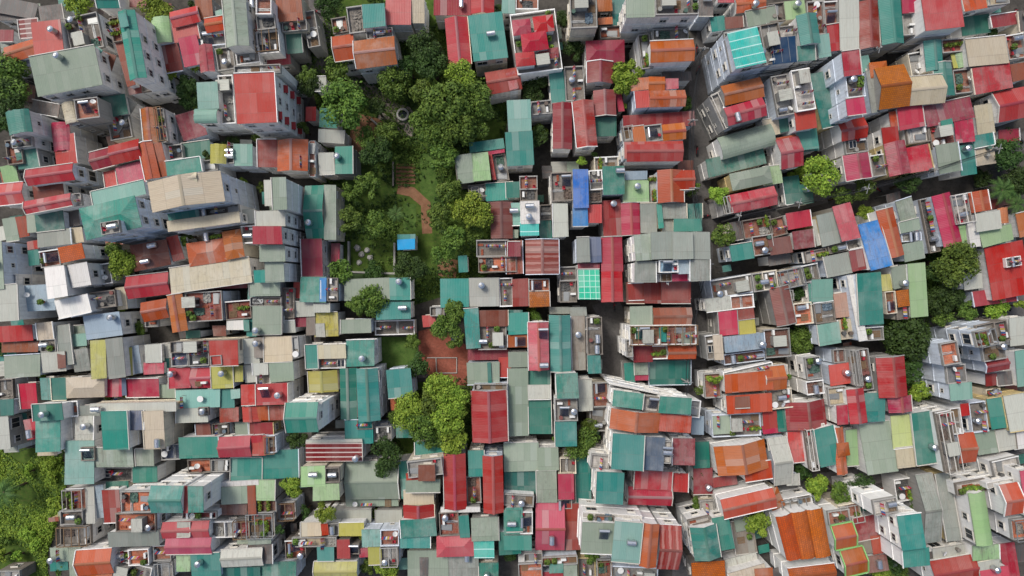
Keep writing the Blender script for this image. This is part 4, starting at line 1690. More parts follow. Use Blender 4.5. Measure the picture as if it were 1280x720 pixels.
for H in HOUSES:
    hr = rnd(H.x, H.y)
    wm = hr.choices(range(7), (30, 12, 20, 10, 6, 4, 30))[0]
    if H.top > 10.5: wm = hr.choice([0, 2, 6, 6, 0])
    wmat = WALLS[wm]
    for p in H.p:
        for f in p.flags:
            if f[0] == 'W': wm = int(f[1])
    wmat = WALLS[wm]
    org = Vector((*H.main.c2.xy, 0)); H.org = org
    nm = {'shed': 'shed', 'tall block': 'apartment_building', 'house': 'house'}[H.kind]
    H.o = tag(empty(nm, org), H.label, {'shed': 'shed', 'tall block': 'apartment building', 'house': 'house'}[H.kind],
              {'shed': 'low sheet-roofed sheds', 'tall block': 'tall apartment buildings', 'house': 'tightly packed houses'}[H.kind])
    wall = MB()
    for p in H.p:
        if p.D < .05: continue
        ins = .14
        if p.t == 'f':
            # floor slab, parapet
            ins = 0; zt = terr_z(p); U, V = p.U, p.V; Z = Vector((0, 0, 1))
            m = MB(); m.face([pt(p, .1, .1, zt), pt(p, .1, p.D-.1, zt), pt(p, p.L-.1, p.D-.1, zt), pt(p, p.L-.1, .1, zt)], fm(p.c), [(0, 0), (0, p.D), (p.L, p.D), (p.L, 0)])
            m2 = m; [setattr(m2, 'v', [tuple(Vector(q)-org) for q in m2.v])]
            m.obj('terrace_floor', H.o)
            if min(p.L, p.D) > 1.0:
                m = MB(); t = .12; hh = PAR+.05; zb = zt-.05
                pm = p.rr.choice([wmat, WALLS[3], WALLS[4], WALLS[3]]) if 'E' not in p.flags else WALLS[6]
                m.box(pt(p, 0, 0, zb), U*p.L, V*t, Z*hh, pm); m.box(pt(p, 0, p.D-t, zb), U*p.L, V*t, Z*hh, pm)
                m.box(pt(p, 0, t, zb), U*t, V*(p.D-2*t), Z*hh, pm); m.box(pt(p, p.L-t, t, zb), U*t, V*(p.D-2*t), Z*hh, pm)
                # coping
                if min(p.L, p.D) > 2:
                    m.box(pt(p, -.03, -.03, zb+hh), U*(p.L+.06), V*(t+.06), Z*.05, M_WHITE if p.rr.random() < .15 else pm)
                    m.box(pt(p, -.03, p.D-t-.03, zb+hh), U*(p.L+.06), V*(t+.06), Z*.05, pm)
                m.v = [tuple(Vector(q)-org) for q in m.v]; m.obj('parapet', H.o)
            ztop = [zt-.01]*4
            corners = [(0.03, .03), (p.L-.03, .03), (p.L-.03, p.D-.03), (.03, p.D-.03)]
            P = [pt(p, a, b, 0) for a, b in corners]
            for i in range(4):
                j = (i+1) % 4; wall.face([P[i], P[j], P[j]+Vector((0, 0, zt-.01)), P[i]+Vector((0, 0, zt-.01))], wmat)
            wall.face([q+Vector((0, 0, zt-.03)) for q in P], wmat)
            if 'P' in p.flags and p.rr.random() < .6:
                pgm = p.rr.choice([M_FRAME, M_GALV, M_WOOD, WALLS[3]])
                m = MB(); n = max(2, int(p.L/1.1)); zz = p.h+.9; t = .11
                for q in (0, p.D-t):
                    m.box(pt(p, 0, q, zz), U*p.L, V*t, Z*.14, pgm)
                for q in range(n+1):
                    m.box(pt(p, (p.L-t)*q/n, t, zz+.02), U*t, V*(p.D-2*t), Z*.1, pgm)
                for a in (0, p.L-t):
                    for b in (0.005, p.D-t-.005): m.box(pt(p, a+.004, b, zt), U*(t-.01), V*(t-.01), Z*(zz-zt-.003), pgm)
                m.v = [tuple(Vector(q)-org) for q in m.v]; m.obj('pergola', H.o)
            p.z = lambda a, b: 0
            eave = p.h-PAR
        else:
            F, tt = roof_faces(p)
            m = MB(); shell(m, p, F, p.h, .10, rm(p.c))
            m.v = [tuple(Vector(q)-org) for q in m.v]; ro = m.obj('roof', H.o)
            if p.ridge and tt in 'gG' and min(p.L, p.D) > 1.2:
                g, r = p.ridge; m = MB(); wdt = .22
                if g == 'g':
                    for s in (-1, 1):
                        m.face([pt(p, -.02, p.D/2, p.h+r+.035), pt(p, p.L+.02, p.D/2, p.h+r+.035), pt(p, p.L+.02, p.D/2+s*wdt, p.h+r-.02), pt(p, -.02, p.D/2+s*wdt, p.h+r-.02)], rm(p.c))
                else:
                    for s in (-1, 1):
                        m.face([pt(p, p.L/2, -.02, p.h+r+.035), pt(p, p.L/2, p.D+.02, p.h+r+.035), pt(p, p.L/2+s*wdt, p.D+.02, p.h+r-.02), pt(p, p.L/2+s*wdt, -.02, p.h+r-.02)], rm(p.c))
                m.v = [tuple(Vector(q)-org) for q in m.v]; rc = m.obj('ridge_cap', ro)
            # flashings and party-wall upstands along some edges
            if min(p.L, p.D) > 1.8 and p.c not in ('pv',):
                em = M_GREENP if 'G' in p.flags else (M_FRAME if p.rr.random() < .5 else wmat); alle = 'G' in p.flags or 'E' in p.flags
                tw, th = (.17, .2) if 'G' in p.flags else (.11, .13)
                def edge(a0, b0, a1, b1, brk):
                    m = MB()
                    q = [(a0, b0), ((a0+a1)/2, (b0+b1)/2), (a1, b1)] if brk else [(a0, b0), (a1, b1)]
                    for (x0, y0), (x1, y1) in zip(q, q[1:]):
                        s, e = pt(p, x0, y0, p.h+p.z(x0, y0)-.1), pt(p, x1, y1, p.h+p.z(x1, y1)-.1)
                        dr = (e-s); side = (p.V if abs(y1-y0) < abs(x1-x0) else p.U)*tw
                        cxy = p.c2; s2 = s+side*.5
                        if (Vector((cxy.x, cxy.y, 0))-Vector((s.x, s.y, 0))).dot(side) > 0: side = -side
                        m.box(s-side*.04, dr, side, Vector((0, 0, th+.1)), em)
                    m.v = [tuple(Vector(q)-org) for q in m.v]; m.obj('edge_trim', H.o)
                if tt not in 'vh':
                    if alle or p.rr.random() < .24: edge(0, 0, p.L, 0, tt == 'G')
                    if alle or p.rr.random() < .18: edge(0, p.D, p.L, p.D, tt == 'G')
                    if alle or p.rr.random() < .24: edge(0, 0, 0, p.D, tt == 'g')
                    if alle or p.rr.random() < .22: edge(p.L, 0, p.L, p.D, tt == 'g')
            zz = lambda a, b: p.h+p.z(a, b)-.12
            c = [(ins, ins), (p.L-ins, ins), (p.L-ins, p.D-ins), (ins, p.D-ins)]
            if p.L < 2*ins or p.D < 2*ins: c = [(0, 0), (p.L, 0), (p.L, p.D), (0, p.D)]
            for i in range(4):
                (a0, b0), (a1, b1) = c[i], c[(i+1) % 4]
                k = 8 if tt == 'v' else 2
                top = [pt(p, a0+(a1-a0)*q/k, b0+(b1-b0)*q/k, zz(a0+(a1-a0)*q/k, b0+(b1-b0)*q/k)) for q in range(k+1)]
                wall.face([pt(p, a0, b0, 0), pt(p, a1, b1, 0)]+top[::-1], wmat)
            eave = p.h
            if p.c == 'pv':
                m = MB()
                nu, nv = max(1, int(p.L/1.05)), max(1, int(p.D/1.75))
                for i in range(nu+1): m.box(pt(p, (p.L-.06)*i/nu, .02, p.h+p.z(0, p.D/2)+.42), p.U*.05, p.V*(p.D-.05), Vector((0, 0, .03)), M_GALV)
                m.v = [tuple(Vector(q)-org) for q in m.v]; m.obj('panel_frame', H.o)
        # windows and floor bands on the walls that stand clear of their neighbours
        sides = [((0, 0), (p.L, 0), -p.V), ((p.L, 0), (p.L, p.D), p.U), ((p.L, p.D), (0, p.D), p.V), ((0, p.D), (0, 0), -p.U)]
        for (a0, b0), (a1, b1), nrm in sides:
            A, B = pt(p, a0, b0, 0), pt(p, a1, b1, 0); ln = (B-A).length
            if ln < 1.6: continue
            M = (A+B)/2; dist = math.hypot(M.x, M.y)
            if dist < 6: continue
            face = -(nrm.x*M.x+nrm.y*M.y)/dist
            if face < .12: continue
            T = (B-A).normalized(); cntw = max(1, int(ln/2.3)); off = ins
            rz = math.atan2(nrm.x, -nrm.y)
            bands = 0; blank = p.rr.random() < (.25 if H.kind == 'tall block' else .5)
            for i in range(cntw):
                q = A+T*(ln*(i+.5)/cntw); s = q+nrm*.7
                hn = height_at(s.x, s.y, p)
                z = eave-2.35; st = 0
                while z > hn+.2 and st < 5 and not blank:
                    kd = 'w' if p.rr.random() < .7 else ('d' if z-hn > 1 and p.rr.random() < .5 else 's')
                    if p.rr.random() < .85:
                        base = q-nrm*(off-.005 if off else .025)
                        if NWIN < 1500 or H.kind == 'tall block':
                            ob = link_mesh('window', window_mesh(kd), H.o, Vector((base.x, base.y, z))-org, rz); NWIN += 1
                            if H is AW_HOUSE if 'AW_HOUSE' in globals() else False: pass
                            if H.main.c == 'cr' and abs(H.x-318) < 10 and abs(H.y-122) < 12 and nrm.x > .5 and kd != 's' and i % 2 == 0:
                                link_mesh('awning', AWN_ME, H.o, Vector((base.x, base.y, z+1.4))-org, rz)
                    z -= 3.2; st += 1
                bands = max(bands, eave-hn)
            k = 1
            while bands-3.2*k > .5 and ln > 2:
                zb = eave-3.2*k+.25
                o = A-nrm*(off-.002)+T*ins+Vector((0, 0, zb))
                wall.box(o, T*(ln-2*ins), nrm*.1, Vector((0, 0, .14)), wmat); k += 1
    wall.v = [tuple(Vector(q)-org) for q in wall.v]
    wall.obj('wall', H.o)

# ---------------------------------------------------------------- things standing on the roofs
V3 = Vector
def proto(fn):
    r = fn(); return r
def P_tank_h():
    r = empty('water_tank', (0, 0, -50)); m = MB()
    m.cyl(V3((-.62, 0, .82)), V3((.62, 0, .82)), .42, .42, M_STEEL, 16)
    m.cyl(V3((-.72, 0, .82)), V3((-.62, 0, .82)), .25, .42, M_STEEL, 16); m.cyl(V3((.62, 0, .82)), V3((.72, 0, .82)), .42, .25, M_STEEL, 16)
    m.obj('drum', r); m = MB()
    for x in (-.45, .45):
        for y in (-.3, .3): m.cyl(V3((x, y*1.2, 0)), V3((x, y, .6)), .03, .03, M_GALV, 6)
        m.box(V3((x-.03, -.36, .3)), V3((.06, 0, 0)), V3((0, .72, 0)), V3((0, 0, .05)), M_GALV)
    m.obj('stand', r); m = MB(); m.cyl(V3((0, 0, 1.22)), V3((0, 0, 1.3)), .14, .12, M_STEEL, 10); m.obj('lid', r); return r
def P_tank_v():
    r = empty('water_tank', (0, 0, -50)); m = MB()
    m.cyl(V3((0, 0, .3)), V3((0, 0, 1.45)), .48, .48, M_STEEL, 18); m.cyl(V3((0, 0, 1.45)), V3((0, 0, 1.62)), .48, .2, M_STEEL, 18)
    m.obj('drum', r); m = MB()
    for i in range(4):
        a = i*math.pi/2+.78; m.cyl(V3((math.cos(a)*.42, math.sin(a)*.42, 0)), V3((math.cos(a)*.38, math.sin(a)*.38, .32)), .03, .03, M_GALV, 6)
    m.obj('stand', r); m = MB(); m.cyl(V3((0, 0, 1.6)), V3((0, 0, 1.68)), .16, .15, M_GALV, 10); m.obj('lid', r); return r
def P_solar():
    r = empty('solar_water_heater', (0, 0, -50)); m = MB()
    for i in range(14):
        x = -.6+i*.092; m.cyl(V3((x, -.8, .25)), V3((x, .55, .95)), .032, .032, M_TUBE, 6)
    m.obj('tube_panel', r); m = MB()
    m.cyl(V3((-.75, .7, 1.1)), V3((.75, .7, 1.1)), .22, .22, M_STEEL, 12); m.obj('drum', r); m = MB()
    for x in (-.68, .68):
        m.cyl(V3((x, -.85, 0)), V3((x, .7, 1.0)), .025, .025, M_GALV, 6); m.cyl(V3((x, .7, 0)), V3((x, .7, 1.0)), .025, .025, M_GALV, 6)
    m.cyl(V3((-.68, .7, .5)), V3((.68, .7, .5)), .02, .02, M_GALV, 6); m.obj('stand', r); return r
def P_ac():
    r = empty('air_conditioner', (0, 0, -50)); m = MB()
    m.box(V3((-.42, -.17, .1)), V3((.84, 0, 0)), V3((0, .34, 0)), V3((0, 0, .6)), M_WHITE); m.obj('casing', r); m = MB()
    m.cyl(V3((-.1, -.18, .4)), V3((-.1, -.2, .4)), .23, .23, M_DARK, 14); m.obj('fan_grille', r); m = MB()
    for x in (-.35, .3): m.box(V3((x, -.2, 0)), V3((.05, 0, 0)), V3((0, .4, 0)), V3((0, 0, .1)), M_GALV)
    m.obj('bracket', r); return r
def leafball(m, c, rad, n, sz, mat, rr, flat=1.0):
    for _ in range(n):
        d = V3((rr.gauss(0, 1), rr.gauss(0, 1), rr.gauss(0, 1)*flat)).normalized()*rad*rr.uniform(.6, 1)
        q = c+d; nn = (d.normalized()+V3((rr.uniform(-.7, .7), rr.uniform(-.7, .7), rr.uniform(0, 1)))).normalized()
        x = nn.orthogonal().normalized(); x = (x*math.cos(rr.uniform(0, 6))+nn.cross(x)*math.sin(rr.uniform(0, 6))).normalized(); y = nn.cross(x)
        s = sz*rr.uniform(.6, 1.3); m.face([q-x*s, q-y*s*.6, q+x*s, q+y*s*.6], mat)
def P_planter():
    r = empty('planter', (0, 0, -50)); m = MB(); rr = rnd('pl')
    m.box(V3((-.8, -.3, 0)), V3((1.6, 0, 0)), V3((0, .6, 0)), V3((0, 0, .35)), M_POT); m.obj('trough', r); m = MB()
    for i in range(6): leafball(m, V3((-.7+i*.28, rr.uniform(-.1, .1), .6)), .35, 45, .13, LEAF['b' if i % 2 else 'm'], rr)
    m.obj('foliage', r); return r
def P_pot():
    r = empty('potted_plant', (0, 0, -50)); m = MB(); rr = rnd('pt')
    m.cyl(V3((0, 0, 0)), V3((0, 0, .4)), .2, .28, M_POT, 12); m.obj('pot', r); m = MB()
    leafball(m, V3((0, 0, .85)), .5, 170, .15, LEAF['m'], rr); m.obj('foliage', r); return r
def P_laundry():
    r = empty('clothes_rack', (0, 0, -50)); m = MB(); rr = rnd('ln')
    for x in (-1, 1): m.cyl(V3((x, 0, 0)), V3((x, 0, 1.5)), .025, .025, M_GALV, 6); m.cyl(V3((x, -.35, 0)), V3((x, .35, 0)), .02, .02, M_GALV, 6)
    for y in (0,): m.cyl(V3((-1, y, 1.5)), V3((1, y, 1.5)), .015, .015, M_GALV, 6)
    m.obj('frame', r)
    for i in range(6):
        m = MB(); x = -.85+i*.3; c = CLOTH[i % 5]; dy = .22
        m.face([V3((x, -.01, 1.52)), V3((x+.24, -.01, 1.52)), V3((x+.24, -dy, .9+rr.random()*.2)), V3((x, -dy, .9))], c)
        m.face([V3((x, .01, 1.52)), V3((x+.24, .01, 1.52)), V3((x+.24, dy, .8)), V3((x, dy, .85))], c)
        m.obj('garment', r)
    return r
def P_skylight():
    r = empty('skylight', (0, 0, -50)); m = MB()
    for x, y, a, b in ((-.6, -.6, 1.2, .08), (-.6, .52, 1.2, .08), (-.6, -.52, .08, 1.04), (.52, -.52, .08, 1.04), (-.04, -.52, .08, 1.04)):
        m.box(V3((x, y, 0)), V3((a, 0, 0)), V3((0, b, 0)), V3((0, 0, .3)), M_FRAME)
    m.obj('frame', r); m = MB(); m.box(V3((-.52, -.52, .15)), V3((1.04, 0, 0)), V3((0, 1.04, 0)), V3((0, 0, .05)), M_GLASS); m.obj('pane', r); return r
def P_bucket(mat, nm):
    def f():
        r = MB(); r.cyl(V3((0, 0, 0)), V3((0, 0, .75)), .26, .3, mat, 14, True); r.cyl(V3((0, 0, .75)), V3((0, 0, .8)), .32, .32, mat, 14, True)
        return r.obj(nm, None, (0, 0, -50))
    return f
def P_pallet():
    m = MB()
    for i in range(6): m.box(V3((-.5, -.6+i*.21, .1)), V3((1.0, 0, 0)), V3((0, .14, 0)), V3((0, 0, .03)), M_WOOD)
    for x in (-.5, -.05, .4): m.box(V3((x, -.6, 0)), V3((.1, 0, 0)), V3((0, 1.19, 0)), V3((0, 0, .098)), M_WOOD)
    return m.obj('pallet', None, (0, 0, -50))
def P_table():
    r = empty('garden_table', (0, 0, -50)); m = MB(); m.cyl(V3((0, 0, .7)), V3((0, 0, .75)), .5, .5, M_WHITE, 16); m.obj('table_top', r)
    m = MB(); m.cyl(V3((0, 0, 0)), V3((0, 0, .7)), .05, .05, M_GALV, 8); m.cyl(V3((0, 0, 0)), V3((0, 0, .04)), .28, .28, M_GALV, 12); m.obj('pedestal', r); return r
def P_hatch():
    r = empty('stair_hatch', (0, 0, -50)); m = MB(); m.box(V3((-.7, -.9, 0)), V3((1.4, 0, 0)), V3((0, 1.8, 0)), V3((0, 0, 1.7)), WALLS[3]); m.obj('wall', r)
    m = MB(); m.box(V3((-.85, -1.05, 1.7)), V3((1.7, 0, 0)), V3((0, 2.1, 0)), V3((0, 0, .1)), rm('lg')); m.obj('roof', r)
    m = MB(); m.box(V3((-.35, -.93, .02)), V3((.7, 0, 0)), V3((0, .03, 0)), V3((0, 0, 1.5)), M_DARK); m.obj('door', r); return r
def P_dish():
    r = empty('satellite_dish', (0, 0, -50)); m = MB(); n = 14
    ax = V3((.4, -.4, .8)).normalized(); x = ax.orthogonal().normalized(); y = ax.cross(x); c = V3((0, 0, .8))
    rim = [c+ax*.12+(x*math.cos(i*6.283/n)+y*math.sin(i*6.283/n))*.42 for i in range(n)]; mid = [c+ax*.03+(x*math.cos(i*6.283/n)+y*math.sin(i*6.283/n))*.22 for i in range(n)]
    for i in range(n): j = (i+1) % n; m.face([rim[i], rim[j], mid[j], mid[i]], M_WHITE); m.face([mid[i], mid[j], c], M_WHITE)
    m.obj('reflector', r); m = MB(); m.cyl(V3((0, 0, 0)), V3((0, 0, .8)), .03, .03, M_GALV, 6); m.cyl(c, c+ax*.4, .015, .015, M_DARK, 5); m.obj('mast', r); return r
def P_bricks():
    m = MB(); rr = rnd('brk')
    for i in range(4):
        for j in range(3):
            for k in range(3 if rr.random() < .6 else 2): m.box(V3((-.5+i*.24+rr.uniform(-.02, .02), -.18+j*.12, k*.066)), V3((.22, 0, 0)), V3((0, .105, 0)), V3((0, 0, .062)), M_BRK)
    return m.obj('brick_stack', None, (0, 0, -50))
def P_tarp():
    m = MB(); rr = rnd('tarp'); n = 7; g = [[V3(((i/n-.5)*1.7+rr.uniform(-.08, .08), (j/n-.5)*1.2+rr.uniform(-.08, .08), rr.uniform(.03, .32))) for j in range(n+1)] for i in range(n+1)]
    for i in range(n):
        for j in range(n): m.face([g[i][j], g[i+1][j], g[i+1][j+1], g[i][j+1]], M_TARP)
    return m.obj('tarpaulin', None, (0, 0, -50))
def P_sheets():
    m = MB(); rr = rnd('sht')
    for k in range(3):
        o = V3((-.85+rr.uniform(-.1, .1), -.4+rr.uniform(-.1, .1), .03+k*.06)); X = V3((1.7, rr.uniform(-.2, .2), 0)); Y = V3((-X.y*.47, .8, 0)); m.box(o, X, Y, V3((0, 0, .025)), (M_RUST, M_GALV, M_GALV)[k])
    return m.obj('roofing_sheets', None, (0, 0, -50))
def P_pipes():
    m = MB(); rr = rnd('pip')
    for k in range(5): y = -.2+k*.1; m.cyl(V3((-1+rr.uniform(-.2, .2), y, .05)), V3((1+rr.uniform(-.2, .2), y+rr.uniform(-.1, .1), .05)), .04, .04, M_WHITE if k % 2 else M_GALV, 6)
    return m.obj('loose_pipes', None, (0, 0, -50))
def P_chair():
    r = empty('plastic_chair', (0, 0, -50)); m = MB(); m.box(V3((-.22, -.22, .42)), V3((.44, 0, 0)), V3((0, .44, 0)), V3((0, 0, .04)), CLOTH[0]); m.obj('seat', r)
    m = MB(); m.box(V3((-.22, .2, .47)), V3((.44, 0, 0)), V3((0, .04, 0)), V3((0, 0, .4)), CLOTH[0]); m.obj('backrest', r)
    for x in (-.2, .16):
        for y in (-.2, .16): m = MB(); m.box(V3((x, y, 0)), V3((.04, 0, 0)), V3((0, .04, 0)), V3((0, 0, .418)), CLOTH[0]); m.obj('leg', r)
    return r
M_BRK = plain('loose_brick', (150, 84, 62), .9); M_TARP = cover_mat()
PROTO = {}
SPEC = {  # kind: (builder, looks, category, group, radius)
 'tank': (P_tank_h, 'steel barrel water tank', 'water tank', 'steel water tanks on the roofs', .8),
 'vtank': (P_tank_v, 'upright round steel tank', 'water tank', 'steel water tanks on the roofs', .6),
 'solar': (P_solar, 'solar water heater', 'solar water heater', 'solar water heaters on the roofs', .95),
 'ac': (P_ac, 'white air conditioner box', 'air conditioner', 'air conditioner units on the terraces', .45),
 'planter': (P_planter, 'clay trough of leafy plants', 'planter', 'plants grown on the terraces', .8),
 'pot': (P_pot, 'bushy potted plant', 'potted plant', 'plants grown on the terraces', .5),
 'laundry': (P_laundry, 'drying rack of laundry', 'clothes rack', 'laundry racks on the terraces', 1.0),
 'skylight': (P_skylight, 'white-framed skylight', 'skylight', 'skylights on the terraces', .8),
 'bucket': (P_bucket(cover_mat(), 'plastic_barrel'), 'plastic barrel', 'barrel', 'plastic barrels on the terraces', .35),
 'pallet': (P_pallet, 'worn timber pallet', 'pallet', 'pallets on the terraces', .75),
 'table': (P_table, 'round white table', 'table', 'tables on the terraces', .55),
 'hatch': (P_hatch, 'grey stair hatch', 'stair hatch', 'stair hatches on the terraces', 1.2),
 'bricks': (P_bricks, 'stack of red bricks', 'brick stack', 'bricks left on the terraces', .6),
 'tarp': (P_tarp, 'crumpled faded tarpaulin', 'tarpaulin', 'tarpaulins left on the terraces', .85),
 'sheets': (P_sheets, 'heap of spare roofing sheets', 'roofing sheets', 'spare sheets on the terraces', .85),
 'pipes': (P_pipes, 'bundle of loose pipes', 'pipes', 'pipes lying on the terraces', .9),
 'chair': (P_chair, 'red plastic chair', 'chair', 'chairs on the terraces', .35),
 'dish': (P_dish, 'white satellite dish', 'satellite dish', 'satellite dishes on the terraces', .5),
}
class It: pass
def place_items():
    per = {}
    for H in HOUSES:
        for p in H.p:
            if p.D < .5: continue
            want = []
            for f in p.flags:
                n = int(f[1:]) if f[1:].isdigit() else 1
                if f[0] == 'T': want += [('tank' if p.rr.random() < .65 else 'vtank') for _ in range(n)]
                if f[0] == 'S': want += ['solar']*n
                if f[0] == 'V': want += ['planter']*(2 if p.area > 250 else 1)+['pot', 'pot']
                if f[0] == 'M': want += [p.rr.choice(['ac', 'ac', 'laundry', 'skylight', 'bucket', 'pallet', 'table', 'dish', 'pot', 'planter']) for _ in range(n+1)]
            if p.t == 'f':
                if p.area > 480 and not want: want += [p.rr.choice(['tank', 'vtank'])]
                if p.area > 300: want += [p.rr.choice(['ac', 'bucket', 'pot', 'pallet', 'laundry', 'dish', 'ac'])]
                want += [p.rr.choice(['bricks', 'tarp', 'sheets', 'pipes', 'chair', 'bucket', 'pallet', 'ac', 'laundry', 'pot']) for _ in range(int(p.area/150+p.rr.random()))]
                if p.area > 1000: want += ['hatch']
            elif p.area > 400 and p.t in 'sg' and not want and p.rr.random() < .10 and p.c not in ('tr', 'wh', 'bl'): want += [p.rr.choice(['tank', 'vtank'])]
            done = []
            for k in sorted(want, key=lambda k: -SPEC[k][4]):
                rad = SPEC[k][4]
                for tr in range(14):
                    mg = rad*.75+.15
                    if p.L < 2*mg or p.D < 2*mg:
                        if tr > 2: break
                        mg = min(p.L, p.D)/2-.01
                    if mg <= 0: break
                    a = p.rr.uniform(mg, max(mg, p.L-mg)); b = p.rr.uniform(mg, max(mg, p.D-mg))
                    if p.t != 'f' and p.t != 's': b = p.D*.72 if p.t == 'g' else b; a = p.L*.72 if p.t == 'G' else a
                    if all(math.hypot(a-x, b-y) > (rad+r2)*.82 for x, y, r2 in done): break
                else: continue
                if min(p.L, p.D) < rad*1.1: continue
                c3 = pt(p, a, b, 0)
                if height_at(c3.x, c3.y, p) > p.h+.3: continue
                done.append((a, b, rad))
                z = terr_z(p)+.004 if p.t == 'f' else p.h+p.z(a, b)-.02
                rz = math.atan2(p.U.y, p.U.x)+p.rr.choice([0, math.pi/2])
                it = It(); it.k = k; it.loc = (c3.x, c3.y, z); it.rz = rz; it.H = H
                per.setdefault((id(H), SPEC[k][1]), []).append(it); ITEMS.append(it)
    seen = set()
    for key, L in per.items():
        L.sort(key=lambda i: i.loc[0])
        for i, it in enumerate(L):
            nm = SPEC[it.k][1]
            if len(L) == 1: pre = nm
            elif i == 0: pre = 'leftmost '+nm
            elif i == len(L)-1: pre = 'rightmost '+nm
            elif len(L) == 3: pre = 'middle '+nm
            else: pre = ['second', 'third', 'fourth', 'fifth', 'sixth', 'seventh'][min(i-1, 5)]+' '+nm
            it.label = pre+' on '+it.H.core
            wds = it.label.split()
            if len(wds) > 16:
                sh = it.label.replace(' from top', '').replace('beside the', 'by').replace('between the', 'between').replace(' house', '').replace(' of them', '').replace(' there', '')
                wds = sh.split()
                if len(wds) > 16:
                    ns = {'steel barrel water tank': 'steel tank', 'clay trough of leafy plants': 'planter', 'upright round steel tank': 'upright tank', 'white air conditioner box': 'air conditioner', 'drying rack of laundry': 'laundry', 'solar water heater': 'solar heater'}
                    sh = sh.replace(nm, ns.get(nm, nm)); wds = sh.split()
                if len(wds) > 16: sh = sh.replace(' flat-roofed', '').replace(' near the ', ' near '); wds = sh.split()
                it.label = ' '.join(wds[:16])
            if len(it.label.split()) <= 11 and ' at ' not in it.label and ' near ' not in it.label: it.label += ' '+it.H.zn
    for it in ITEMS:
        if it.k not in PROTO:
            PROTO[it.k] = o = SPEC[it.k][0]()
        else: o = copy_tree(PROTO[it.k])
        o.location = it.loc; o.rotation_euler = (0, 0, it.rz)
        tag(o, it.label, SPEC[it.k][2], SPEC[it.k][3])
place_items()

# ---------------------------------------------------------------- lean-tos, bushes and bikes down in the gaps between the houses
def inside(x, y, poly):
    c = False; j = len(poly)-1
    for i in range(len(poly)):
        xi, yi = poly[i]; xj, yj = poly[j]
        if (yi > y) != (yj > y) and x < (xj-xi)*(y-yi)/(yj-yi)+xi: c = not c
        j = i
    return c
COURT = [(523, 414), (548, 408), (590, 436), (588, 482), (545, 480), (524, 455)]
YARD = [(750, 378), (785, 378), (785, 480), (750, 480)]
LAWN2 = [(464, 418), (526, 418), (526, 462), (464, 462)]
LANES = [(LANE, 3.4), ([(884, 100), (960, 88), (1050, 68), (1120, 55), (1280, 22)], 2.6), ([(884, 270), (960, 262), (1040, 240), (1110, 226), (1280, 176), (1320, 160)], 3.0), ([(1140, 415), (1190, 400), (1230, 390), (1320, 372)], 4.0), ([(955, 610), (1080, 596), (1160, 580), (1320, 555)], 3.0), ([(395, -20), (402, 40), (404, 78), (385, 100), (372, 130)], 3.2)]
def on_lane(px, py, pad=0):
    for P, wd in LANES:
        for (x0, y0), (x1, y1) in zip(P, P[1:]):
            t = max(0, min(1, ((px-x0)*(x1-x0)+(py-y0)*(y1-y0))/((x1-x0)**2+(y1-y0)**2)))
            if math.hypot(px-x0-(x1-x0)*t, py-y0-(y1-y0)*t)*kk(0) < wd/2+pad: return True
    return False
GAPS = []; BUSHES = []; BIKES = []
def clear(px, py, r):
    q = W(px, py, 0)
    return all(height_at(q.x+r*math.cos(a), q.y+r*math.sin(a)) == 0 for a in (0, .8, 1.57, 2.36, 3.14, 3.93, 4.71, 5.5)) and height_at(q.x, q.y) == 0
gr = rnd('gaps')
for _ in range(9000):
    px, py = gr.uniform(2, 1278), gr.uniform(2, 718)
    if any(inside(px, py, P) for P in (PARK, THICKET, RGARD, CGARD, COURT, LAWN2)): continue
    if any(abs(px-g[0]) < 13 and abs(py-g[1]) < 13 for g in GAPS+BUSHES): continue
    if on_lane(px, py, .1) or inside(px, py, YARD):
        if len(BIKES) < 26 and clear(px, py, .7) and all(math.hypot(px-g[0], py-g[1]) > 14 for g in BIKES): BIKES.append((px, py))
        continue
    if not clear(px, py, .55): continue
    big = clear(px, py, 1.1)
    if gr.random() < .68 : GAPS.append((px, py, gr.uniform(1.5, 2.6) if big else gr.uniform(1.0, 1.5), gr.uniform(1.6, 3.2) if big else gr.uniform(1.1, 2.0)))
    else: BUSHES.append((px, py, gr.uniform(7, 12) if big else gr.uniform(4.5, 7)))
    if len(GAPS) > 170: break
LT = []
for i, (px, py, a, b_) in enumerate(GAPS):
    I = It(); I.x, I.y, I.a, I.b = px, py, a, b_; I.top_host = False
    I.c = gr.choice(['gy', 'dk', 'ru', 'dt', 'sg', 'br', 'gy', 'dk', 'lg', 'te']); I.d0 = 'low '+ROOF[I.c][3]+' lean-to roof'; I.d1 = ('wide ' if a*b_ > 4 else 'little ')+I.d0
    o = sorted(HOUSES, key=lambda K: (K.x-px)**2+(K.y-py)**2)[:4]; I.nbs = list(dict.fromkeys(K.short for K in o)); LT.append(I)
describe(LT)
